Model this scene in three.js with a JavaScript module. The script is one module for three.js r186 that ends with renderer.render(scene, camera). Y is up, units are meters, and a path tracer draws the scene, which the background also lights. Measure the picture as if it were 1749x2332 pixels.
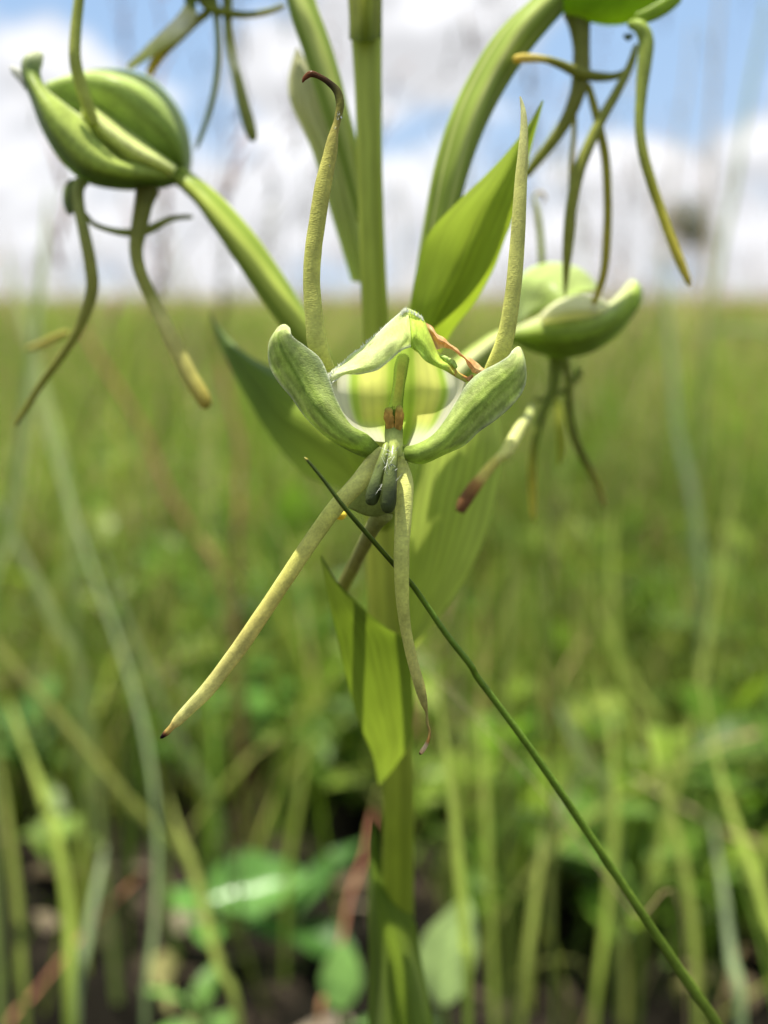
import * as THREE from 'three';
import { mergeGeometries } from 'three/addons/utils/BufferGeometryUtils.js';

// ------------------------------------------------------------------ camera, sky, sun, exposure
const scene = new THREE.Scene();
const FOV = 50, PITCH = 10.9 * Math.PI / 180, EYE = new THREE.Vector3(0, 0.30, 0);
const camera = new THREE.PerspectiveCamera(FOV, 0.75, 0.01, 6000);
camera.position.copy(EYE);
camera.rotation.x = -PITCH;
camera.focus = 0.1195;
camera.userData.fStop = 12;
camera.updateMatrixWorld();
const SUN = new THREE.Vector3(-0.13, 0.95, -0.10).normalize();
const sun = new THREE.DirectionalLight(new THREE.Color(1.0, 0.95, 0.84), 5);
sun.position.copy(SUN).multiplyScalar(20);
sun.castShadow = true;
sun.shadow.mapSize.set(2048, 2048);
Object.assign(sun.shadow.camera, { left: -3, right: 3, top: 3, bottom: -3, near: 1, far: 40 });
scene.add(sun, sun.target);
const renderer = new THREE.WebGLRenderer({ antialias: true });
renderer.toneMapping = THREE.LinearToneMapping;
renderer.toneMappingExposure = 2.05;
renderer.shadowMap.enabled = true;

// ------------------------------------------------------------------ numbers and noise
function rng(seed) { let a = seed >>> 0; return () => { a = (a + 0x6d2b79f5) | 0; let t = Math.imul(a ^ (a >>> 15), 1 | a); t = (t + Math.imul(t ^ (t >>> 7), 61 | t)) ^ t; return ((t ^ (t >>> 14)) >>> 0) / 4294967296; }; }
function hash(x, y, z) { let h = Math.imul(x, 374761393) + Math.imul(y, 668265263) + Math.imul(z, 2147483647 ^ 0x5bd1e995); h = Math.imul(h ^ (h >>> 13), 1274126177); h ^= h >>> 16; return (h >>> 0) / 4294967296; }
const sm = (t) => t * t * (3 - 2 * t), lerp = (a, b, t) => a + (b - a) * t, clamp = (x, a = 0, b = 1) => Math.min(b, Math.max(a, x));
const step = (a, b, x) => sm(clamp((x - a) / (b - a)));
function noise(x, y, z = 0) {
  const X = Math.floor(x), Y = Math.floor(y), Z = Math.floor(z), u = sm(x - X), v = sm(y - Y), w = sm(z - Z);
  const c = (i, j, k) => hash(X + i, Y + j, Z + k);
  return lerp(lerp(lerp(c(0, 0, 0), c(1, 0, 0), u), lerp(c(0, 1, 0), c(1, 1, 0), u), v), lerp(lerp(c(0, 0, 1), c(1, 0, 1), u), lerp(c(0, 1, 1), c(1, 1, 1), u), v), w);
}
function fbm(x, y, z, n) { let s = 0, a = 0.5, f = 1, t = 0; for (let i = 0; i < n; i++) { s += a * noise(x * f + 17 * i, y * f - 9 * i, z * f + 5 * i); t += a; a *= 0.5; f *= 2.03; } return s / t; }

// ------------------------------------------------------------------ from the photograph's pixels (1749 x 2332) to points in the place
const TAN = Math.tan(FOV * Math.PI / 360), CP = Math.cos(PITCH), SP = Math.sin(PITCH);
function ray(sx, sy) { const X = (sx - 874.5) / 1166 * TAN, Y = (1166 - sy) / 1166 * TAN; return new THREE.Vector3(X, Y * CP - SP, -Y * SP - CP); }
const P = (sx, sy, z) => ray(sx, sy).multiplyScalar(z).add(EYE);
const PX = (z) => z * TAN / 1166;                                 // metres per pixel at depth z

// ------------------------------------------------------------------ sky
{
  const W = 1536, H = 768, data = new Float32Array(W * H * 4);
  const at = (sx, sy) => { const d = ray(sx, sy).normalize(); return [Math.atan2(d.x, -d.z), Math.asin(d.y)]; };
  const gaps = [[330, 40, 0.085, 0.045, 0.20], [470, 320, 0.045, 0.03, 0.2], [960, 290, 0.025, 0.02, 0.1], [1470, 150, 0.09, 0.055, 0.42], [1640, 60, 0.10, 0.05, 0.3], [1290, 70, 0.03, 0.03, 0.12]].map(([x, y, a, b, s]) => [...at(x, y), a, b, s]);
  const puffs = [[110, 210, 0.08, 0.05, 0.13], [1020, 110, 0.09, 0.06, 0.34], [640, 150, 0.06, 0.05, 0.28], [120, 60, 0.05, 0.05, 0.2], [1520, 360, 0.06, 0.03, 0.12]].map(([x, y, a, b, s]) => [...at(x, y), a, b, s]);
  const den = (x, y, z) => fbm(x * 9 + 3.1, y * 14 + 1.7, z * 9 + 8.2, 6);
  for (let j = 0; j < H; j++) for (let i = 0; i < W; i++) {
    const el = (j + 0.5) / H * Math.PI - Math.PI / 2, az = ((i + 0.5) / W - 0.5) * 2 * Math.PI;
    const k = (j * W + i) * 4;
    let r = 0.34, g = 0.34, b = 0.25;
    if (el > -0.02) {
      const x = Math.cos(el) * Math.cos(az), y = Math.sin(el), z = Math.cos(el) * Math.sin(az);
      const h = Math.pow(1 - clamp(y), 5);
      r = lerp(0.30, 0.62, h); g = lerp(0.51, 0.76, h); b = lerp(0.84, 0.92, h);
      const A = Math.atan2(x, -z);
      let n = den(x, y, z) + 0.05 + 0.10 * h;
      for (const [a, e, sa, se, s] of gaps) n -= s * Math.exp(-(((A - a) / sa) ** 2) - ((el - e) / se) ** 2);
      for (const [a, e, sa, se, s] of puffs) n += s * Math.exp(-(((A - a) / sa) ** 2) - ((el - e) / se) ** 2);
      const c = step(0.45, 0.62, n), up = den(x, y + 0.018, z), br = clamp(0.86 + 2.4 * (den(x, y, z) - up), 0.72, 1.14);
      const low = 1 - step(0.0, 0.11, el);
      const cr = lerp(br, 0.86, low * 0.5);
      r = lerp(r, cr * 0.99, c); g = lerp(g, cr * 0.995, c); b = lerp(b, cr * 1.03, c);
    }
    const q = 0.515; data[k] = r * q; data[k + 1] = g * q; data[k + 2] = b * q; data[k + 3] = 1;
  }
  const sky = new THREE.DataTexture(data, W, H, THREE.RGBAFormat, THREE.FloatType);
  sky.mapping = THREE.EquirectangularReflectionMapping;
  sky.magFilter = THREE.LinearFilter; sky.needsUpdate = true;
  scene.background = sky; scene.environment = sky;
}

// ------------------------------------------------------------------ textures and materials
function noiseTexture(N, f, srgb) {
  const d = new Uint8Array(N * N * 4);
  for (let j = 0; j < N; j++) for (let i = 0; i < N; i++) { const c = f(i / N, j / N, i, j), k = (j * N + i) * 4; for (let q = 0; q < 3; q++) d[k + q] = clamp(Array.isArray(c) ? c[q] : c) * 255; d[k + 3] = 255; }
  const t = new THREE.DataTexture(d, N, N); t.wrapS = t.wrapT = THREE.RepeatWrapping; t.magFilter = THREE.LinearFilter; if (srgb) t.colorSpace = THREE.SRGBColorSpace; t.needsUpdate = true; return t;
}
const per = (u, v, n, s) => { const a = u * n, b = v * n, X = Math.floor(a), Y = Math.floor(b), p = sm(a - X), q = sm(b - Y), c = (i, j) => hash((X + i) % n, (Y + j) % n, s); return lerp(lerp(c(0, 0), c(1, 0), p), lerp(c(0, 1), c(1, 1), p), q); };
// cells: small domes packed together, as the skin of a petal seen close; one tile covers 6 mm
const cellBump = noiseTexture(512, (u, v) => {
  const n = 30, a = u * n, b = v * n, X = Math.floor(a), Y = Math.floor(b); let best = 9;
  for (let i = -1; i < 2; i++) for (let j = -1; j < 2; j++) { const cx = (X + i + n) % n, cy = (Y + j + n) % n; const dx = X + i + 0.5 + 0.8 * (hash(cx, cy, 1) - 0.5) - a, dy = Y + j + 0.5 + 0.8 * (hash(cx, cy, 2) - 0.5) - b; best = Math.min(best, dx * dx + dy * dy); }
  return 0.55 * (1 - Math.sqrt(best)) + 0.3 * per(u, v, 16, 3) + 0.25 * per(u, v, 5, 4);
});
cellBump.repeat.set(1 / 0.006, 1 / 0.006);
const mottle = noiseTexture(512, (u, v) => { const m = 0.96 + 0.16 * (per(u, v, 6, 5) - 0.5) + 0.18 * (per(u, v, 23, 6) - 0.5) + 0.18 * (per(u, v, 60, 7) - 0.5) - 0.06; return [m, m * 0.995, m * 0.96].map((x) => x * 0.97); }, false);
mottle.repeat.set(1 / 0.009, 1 / 0.009);
const streak = noiseTexture(256, (u, v) => { const m = 0.93 + 0.2 * (per(u, v * 0.2, 48, 8) - 0.5) + 0.16 * (per(u, v, 8, 9) - 0.5); return [m, m, m * 0.97]; }, false);
streak.repeat.set(1 / 0.008, 1 / 0.03);
const phys = (o) => new THREE.MeshPhysicalMaterial({ color: 0xffffff, side: THREE.DoubleSide, specularIntensity: 0.16, ...o });
const M = {
  petal: phys({ vertexColors: true, roughness: 0.95, transmission: 0.46, clearcoat: 0.3, clearcoatRoughness: 0.34, bumpMap: cellBump, bumpScale: 0.00005, map: mottle }),
  tissue: phys({ vertexColors: true, roughness: 0.95, transmission: 0.68 }),
  flesh: phys({ vertexColors: true, roughness: 0.55, clearcoat: 0.35, clearcoatRoughness: 0.3, bumpMap: cellBump, bumpScale: 0.00005, map: mottle }),
  lobe: phys({ vertexColors: true, roughness: 0.95, transmission: 0.3, clearcoat: 0.14, clearcoatRoughness: 0.24, bumpMap: cellBump, bumpScale: 0.00006, map: mottle }),
  wet: phys({ vertexColors: true, roughness: 0.3, clearcoat: 1, clearcoatRoughness: 0.1, bumpMap: cellBump, bumpScale: 0.0002 }),
  leaf: phys({ vertexColors: true, color: 0xd8d8d8, roughness: 0.97, transmission: 0.55, clearcoat: 0.1, clearcoatRoughness: 0.35, map: streak }),
  stem: phys({ vertexColors: true, color: 0xd8dcc8, roughness: 0.9, transmission: 0.25, clearcoat: 0.1, clearcoatRoughness: 0.35, map: streak }),
  grass: phys({ vertexColors: true, roughness: 0.95, transmission: 0.5, specularIntensity: 0.12, clearcoat: 0.04, clearcoatRoughness: 0.3 }),
  dry: phys({ vertexColors: true, roughness: 0.8 }),
  glossyLeaf: phys({ vertexColors: true, roughness: 0.95, transmission: 0.35, clearcoat: 1, clearcoatRoughness: 0.3 }),
  coverLeaf: phys({ vertexColors: true, roughness: 0.95, transmission: 0.5, clearcoat: 0.3, clearcoatRoughness: 0.36 }),
  matte: phys({ vertexColors: true, roughness: 0.95, transmission: 0.25, specularIntensity: 0.05, map: mottle }),
  hair: phys({ color: 0xeef0e0, roughness: 0.6 }),
};

// ------------------------------------------------------------------ colours
const lin = new Map();
function col(hex) { if (!lin.has(hex)) { const c = new THREE.Color(hex); if (c.g > c.r) c.r = lerp(c.r, c.g, 0.24); const l = 0.3 * c.r + 0.6 * c.g + 0.1 * c.b; lin.set(hex, [c.r, c.g, c.b].map((x) => Math.min(0.92, Math.max(0.006, 1.65 * (l + (x - l) * 0.96))))); } return lin.get(hex); }
function grad(stops) { return (t) => { let i = 0; while (i < stops.length - 2 && t > stops[i + 1][0]) i++; const [a, ca] = stops[i], [b, cb] = stops[i + 1], f = clamp((t - a) / (b - a || 1)), p = col(ca), q = col(cb); return [0, 1, 2].map((k) => lerp(p[k], q[k], f)); }; }
const mixc = (a, b, t) => [0, 1, 2].map((k) => lerp(a[k], b[k], t)), mul = (a, s) => a.map((x) => x * s);

// ------------------------------------------------------------------ shapes
function cat(pts, t) {                                            // Catmull-Rom through arrays of numbers, t in 0..1
  const n = pts.length - 1, f = clamp(t) * n, i = Math.min(n - 1, Math.floor(f)), u = f - i;
  const p1 = pts[i], p2 = pts[i + 1], p0 = pts[i - 1] ?? p1.map((x, k) => 2 * x - p2[k]), p3 = pts[i + 2] ?? p2.map((x, k) => 2 * x - p1[k]);
  return p1.map((_, k) => 0.5 * (2 * p1[k] + (p2[k] - p0[k]) * u + (2 * p0[k] - 5 * p1[k] + 4 * p2[k] - p3[k]) * u * u + (3 * p1[k] - p0[k] - 3 * p2[k] + p3[k]) * u * u * u));
}
function build(pos, uv, color, index) {
  const g = new THREE.BufferGeometry();
  g.setAttribute('position', new THREE.Float32BufferAttribute(pos, 3)); g.setAttribute('uv', new THREE.Float32BufferAttribute(uv, 2)); g.setAttribute('color', new THREE.Float32BufferAttribute(color, 3));
  g.setIndex(index); g.computeVertexNormals(); return g;
}
// a surface through rows of control points [x, y, depth in mm]; thick in metres makes a closed shell that thins to its rim
function sheet(rows, { nu = 14, nv = 40, thick = 0, color, wave = 0, seed = 1 }) {
  const grid = [], w = rows.map((r) => r.map(([x, y, z]) => { const p = P(x, y, z / 1000); return [p.x, p.y, p.z]; }));
  for (let j = 0; j <= nv; j++) { const r = []; for (let i = 0; i <= nu; i++) r.push(new THREE.Vector3(...cat(w.map((row) => cat(row, i / nu)), j / nv))); grid.push(r); }
  const N = (i, j) => { const a = grid[j][Math.min(nu, i + 1)].clone().sub(grid[j][Math.max(0, i - 1)]), b = grid[Math.min(nv, j + 1)][i].clone().sub(grid[Math.max(0, j - 1)][i]); return a.cross(b).normalize(); };
  const wide = grid[nv >> 1][0].distanceTo(grid[nv >> 1][nu]), long = grid[0][nu >> 1].distanceTo(grid[nv >> 1][nu >> 1]) * 2;
  const pos = [], uv = [], cl = [], idx = [], layers = thick ? [1, -1] : [0];
  for (const s of layers) for (let j = 0; j <= nv; j++) for (let i = 0; i <= nu; i++) {
    const n = N(i, j), u = i / nu, v = j / nv, e = Math.pow(clamp(4 * u * (1 - u)), 0.4) * Math.pow(clamp(4 * v * (1 - v)), 0.3);
    const p = grid[j][i].clone().addScaledVector(n, s * thick / 2 * (0.15 + 0.85 * e) + (wave ? wave * (noise(u * 5 + seed, v * 9, seed) - 0.5) : 0));
    pos.push(p.x, p.y, p.z); uv.push(u * wide, v * long); cl.push(...color(u, v));
  }
  const K = nu + 1, L = K * (nv + 1);
  for (let j = 0; j < nv; j++) for (let i = 0; i < nu; i++) {
    const a = j * K + i, b = a + 1, c = a + K, d = c + 1; idx.push(a, b, d, a, d, c);
    if (thick) idx.push(L + a, L + d, L + b, L + a, L + c, L + d);
  }
  if (thick) {
    const rim = []; for (let i = 0; i < nu; i++) rim.push(i); for (let j = 0; j < nv; j++) rim.push(j * K + nu); for (let i = nu; i > 0; i--) rim.push(nv * K + i); for (let j = nv; j > 0; j--) rim.push(j * K);
    rim.forEach((a, k) => { const b = rim[(k + 1) % rim.length]; idx.push(a, L + a, L + b, a, L + b, b); });
  }
  return build(pos, uv, cl, idx);
}
// a round or flattened strand through [x, y, depth in mm, width in pixels]
function tube(pts, { nr = 14, seg = 48, flat = 1, color, ribs = 0, ribDepth = 0, rough = 0, seed = 1, twist = 0 }) {
  const w = pts.map(([x, y, z, d]) => { const p = P(x, y, z / 1000); return [p.x, p.y, p.z, d / 2 * PX(z / 1000)]; });
  const C = [], R = [];
  for (let j = 0; j <= seg; j++) { const c = cat(w, j / seg); C.push(new THREE.Vector3(c[0], c[1], c[2])); R.push(Math.max(1e-5, c[3])); }
  const pos = [], uv = [], cl = [], idx = []; let len = 0, side = null;
  const view = C[0].clone().sub(EYE).normalize();
  for (let j = 0; j <= seg; j++) {
    const T = C[Math.min(seg, j + 1)].clone().sub(C[Math.max(0, j - 1)]).normalize();
    if (!side) { side = T.clone().cross(view); if (side.lengthSq() < 1e-4) side.set(1, 0, 0); side.normalize(); }
    side.addScaledVector(T, -side.dot(T)).normalize();
    const up = T.clone().cross(side).normalize();
    if (j) len += C[j].distanceTo(C[j - 1]);
    const endFade = Math.sqrt(clamp(Math.min((j + 0.02) / 2, (seg - j + 0.02) / 2), 0, 1));
    for (let i = 0; i <= nr; i++) {
      const a = i / nr * 2 * Math.PI, aa = a + twist * j / seg;
      let r = R[j] * endFade * (1 + ribDepth * Math.cos(ribs * aa)) * (1 + rough * (fbm(Math.cos(a) * 1.5 + seed, Math.sin(a) * 1.5, j / seg * 14, 3) - 0.5));
      const p = C[j].clone().addScaledVector(side, Math.cos(a) * r).addScaledVector(up, Math.sin(a) * r * flat);
      pos.push(p.x, p.y, p.z); uv.push(i / nr * 2 * Math.PI * R[seg >> 1], len); cl.push(...color(j / seg, a, seed));
    }
  }
  for (let j = 0; j < seg; j++) for (let i = 0; i < nr; i++) { const a = j * (nr + 1) + i, b = a + 1, c = a + nr + 1, d = c + 1; idx.push(a, d, b, a, c, d); }
  for (const [j, o] of [[0, 1], [seg, 0]]) { const k = pos.length / 3; pos.push(C[j].x, C[j].y, C[j].z); uv.push(0, j ? len : 0); cl.push(...color(j / seg, 0, seed)); for (let i = 0; i < nr; i++) { const a = j * (nr + 1) + i; o ? idx.push(k, a, a + 1) : idx.push(k, a + 1, a); } }
  return build(pos, uv, cl, idx);
}
const mottled = (g, amt = 0.3, f = 9) => (t, a, s = 0) => { const c = g(t), n = fbm(Math.cos(a) * 0.8 + s, Math.sin(a) * 0.8 + 3, t * f, 3); return mul(c, 1 + amt * (n - 0.5) * 2); };

// ------------------------------------------------------------------ naming
const used = {};
function numbered(n) { const k = used[n] = (used[n] ?? -1) + 1; return k ? `${n}_${String(k).padStart(3, '0')}` : n; }
function tag(o, label, category, group, kind) { o.userData.label = label; if (category) o.userData.category = category; if (group) o.userData.group = group; if (kind) o.userData.kind = kind; return o; }
function shadows(m) { m.castShadow = m.receiveShadow = true; return m; }
function part(parent, name, geometry, material, origin, label) {
  if (origin) geometry.translate(-origin.x, -origin.y, -origin.z);
  const m = shadows(new THREE.Mesh(geometry, material)); m.name = name; if (label) m.userData.label = label; parent.add(m); return m;
}
function thing(name, label, category, position, group) { const o = new THREE.Group(); o.name = numbered(name); o.position.copy(position); scene.add(o); return tag(o, label, category, group); }

// ------------------------------------------------------------------ the ground: one sheet to the horizon
function groundHeight(x, z) { const r = Math.hypot(x, z), f = 1 - step(2.5, 6, r); return f * (0.022 * (fbm(x * 9, z * 9, 1, 3) - 0.5) + 0.012 * (fbm(x * 45, z * 45, 7, 3) - 0.5)) - 0.004; }
{
  const pos = [], uv = [], cl = [], idx = [], rings = [0.001]; let r = 0.1;
  while (r < 4) { rings.push(r); r *= 1.028; } while (r < 5200) { rings.push(r); r *= 1.12; }
  const NA = 420; rings.forEach((q) => {
    for (let i = 0; i <= NA; i++) {
      const a = i / NA * 2 * Math.PI, x = Math.sin(a) * q, z = -Math.cos(a) * q;
      pos.push(x, groundHeight(x, z), z); uv.push(x, z);
      const n = fbm(x * 14, z * 14, 3, 4), m = fbm(x * 60, z * 60, 9, 2);
      let c = mixc([0.006, 0.005, 0.003], [0.07, 0.052, 0.036], step(0.56, 0.76, n * 0.7 + m * 0.3));
      const far = step(1.5, 9, q), g = fbm(x * 0.3, z * 0.3, 2, 4);
      c = mixc(c, mixc([0.075, 0.085, 0.022], [0.17, 0.13, 0.06], step(0.4, 0.7, g)), far);
      cl.push(...c);
    }
  });
  rings.forEach((_, j) => { if (j) for (let i = 0; i < NA; i++) { const a = (j - 1) * (NA + 1) + i, b = a + 1, c = a + NA + 1, d = c + 1; idx.push(a, b, d, a, d, c); } });
  const grain = noiseTexture(512, (u, v) => 0.4 * per(u, v, 20, 1) + 0.35 * per(u, v, 64, 2) + 0.25 * per(u, v, 170, 3)); grain.repeat.set(4, 4);
  const g = shadows(new THREE.Mesh(build(pos, uv, cl, idx), phys({ vertexColors: true, roughness: 0.95, bumpMap: grain, bumpScale: 0.006 })));
  g.name = 'ground'; tag(g, 'dark bare soil and pale dry litter under the meadow grass', 'ground', null, 'structure'); scene.add(g);
}

// ------------------------------------------------------------------ the meadow: grass that nobody could count
function bladeShape(h, w, bend, seed, tip = 0.05) {               // rooted at the origin, leaning to +x
  const n = 9, pos = [], uv = [], cl = [], idx = [], R = rng(seed), sw = (R() - 0.5) * 0.2;
  for (let j = 0; j <= n; j++) {
    const t = j / n, x = bend * t * t * h, y = h * (t - 0.28 * bend * bend * t * t * t), z = sw * h * Math.sin(t * 2.4), hw = w / 2 * (1 - (1 - tip) * Math.pow(t, 1.8)) * (0.7 + 0.3 * Math.sin(Math.PI * Math.min(1, t + 0.3)));
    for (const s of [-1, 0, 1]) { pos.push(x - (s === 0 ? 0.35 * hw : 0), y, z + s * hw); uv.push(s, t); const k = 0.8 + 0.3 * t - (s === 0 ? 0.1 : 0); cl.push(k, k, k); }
    if (j) for (let s = 0; s < 2; s++) { const a = (j - 1) * 3 + s; idx.push(a, a + 1, a + 4, a, a + 4, a + 3); }
  }
  return build(pos, uv, cl, idx);
}
function headShape(h, seed) {                                     // a thin stalk with a loose seed head
  const R = rng(seed), gs = [bladeShape(h, 0.0022, 0.2 + 0.3 * R(), seed, 0.6)];
  for (let k = 0; k < 16; k++) {
    const t = 0.70 + 0.29 * k / 16, b = bladeShape(0.012 + 0.012 * R(), 0.003, 0.3, seed + k); b.rotateZ(-0.5 * R() - 0.1); b.rotateY(R() * 6.3);
    const bend = gs[0].attributes.position, i = Math.round(t * 9) * 3 + 1; b.translate(bend.getX(i), t * h * 0.98, bend.getZ(i)); gs.push(b);
  }
  return mergeGeometries(gs);
}
function scatter(name, label, shapes, mat, spots, palette, seed) {
  const R = rng(seed), o = new THREE.Group(); o.name = numbered(name); tag(o, label, 'grass', null, 'stuff'); scene.add(o);
  const lists = shapes.map(() => []); spots.forEach((s) => lists[Math.floor(R() * shapes.length)].push(s));
  const d = new THREE.Object3D(), c = new THREE.Color();
  lists.forEach((l, k) => {
    const im = new THREE.InstancedMesh(shapes[k], mat, l.length); im.name = 'blades'; im.userData.kind = 'stuff'; shadows(im);
    l.forEach(([x, z, s, sw, tone], i) => {
      d.position.set(x, groundHeight(x, z) - 0.004, z); d.rotation.set((R() - 0.5) * 0.8, R() * 6.283, (R() - 0.5) * 0.8); d.scale.set(s * sw, s, s * sw); d.updateMatrix(); im.setMatrixAt(i, d.matrix);
      const patch = lerp(0.75, 1.45, step(0.3, 0.7, fbm(x * 4 + 30, z * 2.5, 8, 3))), rr = Math.hypot(x, z), p = mixc(mul(palette(R(), R()), patch), [0.30, 0.22, 0.13], 0.75 * step(6, 30, rr)); c.setRGB(p[0], p[1], p[2]); im.setColorAt(i, c);
    });
    o.add(im);
  });
  return o;
}
const greens = [[0.12, 0.20, 0.012], [0.17, 0.25, 0.02], [0.21, 0.26, 0.035], [0.27, 0.30, 0.07], [0.13, 0.23, 0.03]];
const straws = [[0.34, 0.26, 0.12], [0.28, 0.20, 0.10], [0.30, 0.16, 0.10], [0.40, 0.33, 0.19]];
const pick = (l, r) => l[Math.min(l.length - 1, Math.floor(r * l.length))];
function wedge(R, r0, r1, n, half, s0, s1, w) { const out = []; for (let i = 0; i < n; i++) { const r = Math.sqrt(r0 * r0 + R() * (r1 * r1 - r0 * r0)), a = (R() * 2 - 1) * half; out.push([Math.sin(a) * r, -Math.cos(a) * r, lerp(s0, s1, R()), w]); } return out; }
{
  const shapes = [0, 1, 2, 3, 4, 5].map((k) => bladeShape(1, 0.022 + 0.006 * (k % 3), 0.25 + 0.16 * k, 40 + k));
  const R = rng(77);
  const clump = (l, f, lo) => l.filter(([x, z]) => fbm(x * f, z * f, 5, 2) > lo);
  const green = [
    ...wedge(R, 0.42, 0.75, 950, 0.62, 0.06, 0.24, 0.5).filter(([x]) => x > 0.02 || R() < 0.3),
    ...wedge(R, 0.6, 1.2, 3000, 0.62, 0.10, 0.26, 0.6).filter(([x]) => x > 0.0 || R() < 0.5),
    ...clump(wedge(R, 0.62, 1.1, 2600, 0.75, 0.08, 0.20, 0.9), 9, 0.46),
    ...clump(wedge(R, 1.0, 3, 22000, 0.7, 0.12, 0.28, 0.6), 3, 0.36),
    ...wedge(R, 3, 8, 26000, 0.65, 0.14, 0.29, 1.1),
    ...wedge(R, 0.7, 3.5, 420, 0.6, 0.28, 0.46, 0.5).filter(([x, z]) => Math.abs(x / z + 0.02) > 0.08), ...wedge(R, 3, 9, 1500, 0.6, 0.30, 0.42, 1),
    ...wedge(R, 8, 25, 50000, 0.6, 0.16, 0.28, 2.2),
    ...wedge(R, 25, 90, 60000, 0.6, 0.18, 0.29, 6),
  ];
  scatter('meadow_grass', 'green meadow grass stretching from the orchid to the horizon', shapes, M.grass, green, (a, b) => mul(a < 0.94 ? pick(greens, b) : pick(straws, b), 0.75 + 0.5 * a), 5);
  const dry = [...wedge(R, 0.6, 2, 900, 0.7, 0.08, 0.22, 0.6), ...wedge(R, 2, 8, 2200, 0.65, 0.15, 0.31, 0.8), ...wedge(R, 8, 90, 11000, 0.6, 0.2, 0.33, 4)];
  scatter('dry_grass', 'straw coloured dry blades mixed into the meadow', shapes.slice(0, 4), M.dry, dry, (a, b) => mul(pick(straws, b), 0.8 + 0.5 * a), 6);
  const heads = [0, 1, 2].map((k) => headShape(0.45 + 0.1 * k, 300 + k * 31));
  const stalks = [...wedge(R, 0.55, 1.3, 90, 0.55, 0.75, 1.15, 0.8).filter(([x, z]) => Math.abs(x / z) > 0.1), ...wedge(R, 1.2, 4, 300, 0.7, 0.7, 1.1, 1), ...wedge(R, 4, 16, 1300, 0.6, 0.7, 1.0, 1.2)].filter(([x]) => x > -0.2 || R() < 0.55);
  scatter('seed_grass', 'reddish brown seed heads standing above the meadow', heads, M.dry, stalks, (a, b) => mul(pick([[0.30, 0.17, 0.12], [0.33, 0.25, 0.14], [0.22, 0.22, 0.09]], b), 1), 7);
}
{ // low leaves that hide most of the soil farther in
  const R = rng(57), geos = [0, 1, 2, 3].map((k) => { const n = 5, pos = [], uv = [], cl = [], idx = [], L = 0.045, W = 0.012 + 0.005 * k; for (let j = 0; j <= n; j++) for (let i = 0; i < 3; i++) { const t = j / n, u = i - 1, hw = W / 2 * Math.sin(Math.PI * Math.pow(t * 0.96 + 0.02, 0.8)); pos.push(L * t, L * (0.35 * t - 0.35 * t * t * (k % 2 + 0.5)) + 0.3 * hw * Math.abs(u), u * hw); uv.push(u, t); const q = u ? 1 : 1.25; cl.push(q, q, q); } for (let j = 0; j < n; j++) for (let i = 0; i < 2; i++) { const a = j * 3 + i; idx.push(a, a + 4, a + 1, a, a + 3, a + 4); } return build(pos, uv, cl, idx); });
  const o = new THREE.Group(); o.name = 'ground_cover'; tag(o, 'mass of low green leaves growing between the grass', 'ground cover', null, 'stuff'); scene.add(o);
  const d = new THREE.Object3D(), c = new THREE.Color();
  geos.forEach((g) => {
    const pts = wedge(R, 0.48, 2.2, 5000, 0.72, 0.6, 1.3, 0.9).filter(([x, z]) => fbm(x * 6 + 4, z * 6, 3, 2) > lerp(0.50, 0.30, step(0.7, 1.1, Math.hypot(x, z))));
    const im = new THREE.InstancedMesh(g, M.coverLeaf, pts.length); im.name = 'leaves'; im.userData.kind = 'stuff'; shadows(im);
    pts.forEach(([x, z, sc], i) => { d.position.set(x, groundHeight(x, z) + 0.01 + 0.11 * R() * R(), z); d.rotation.set((R() - 0.5) * 1.2, R() * 6.283, R() * 1.3 - 0.35); d.scale.setScalar(sc); d.updateMatrix(); im.setMatrixAt(i, d.matrix); const p = mul(pick([[0.11, 0.21, 0.015], [0.17, 0.26, 0.02], [0.22, 0.29, 0.04], [0.09, 0.17, 0.02]], R()), 0.8 + 0.5 * R()); c.setRGB(...p); im.setColorAt(i, c); });
    o.add(im);
  });
}
{ // litter: dead leaf scraps and stalk pieces on the soil
  const R = rng(91), geos = [0, 1, 2].map((k) => { const b = bladeShape(0.03, 0.006 + 0.004 * k, 0.4, 500 + k, 0.3); b.rotateZ(-1.45); return b; });
  const o = new THREE.Group(); o.name = 'litter'; tag(o, 'pale dead leaf scraps scattered over the dark soil', 'litter', null, 'stuff'); scene.add(o);
  const d = new THREE.Object3D(), c = new THREE.Color();
  geos.forEach((g) => {
    const im = new THREE.InstancedMesh(g, M.dry, 300); im.name = 'scraps'; im.userData.kind = 'stuff'; shadows(im);
    for (let i = 0; i < 300; i++) { const r = 0.3 + 1.3 * Math.sqrt(R()), a = (R() * 2 - 1) * 0.8, x = Math.sin(a) * r, z = -Math.cos(a) * r; d.position.set(x, groundHeight(x, z) + 0.003, z); d.rotation.set((R() - 0.5) * 0.7, R() * 6.3, (R() - 0.5) * 0.5); d.scale.setScalar(0.5 + 1.1 * R()); d.updateMatrix(); im.setMatrixAt(i, d.matrix); const p = pick([[0.15, 0.12, 0.08], [0.09, 0.07, 0.04], [0.22, 0.18, 0.13], [0.06, 0.045, 0.03], [0.17, 0.16, 0.06]], R()); c.setRGB(...p); im.setColorAt(i, c); }
    o.add(im);
  });
}

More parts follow.
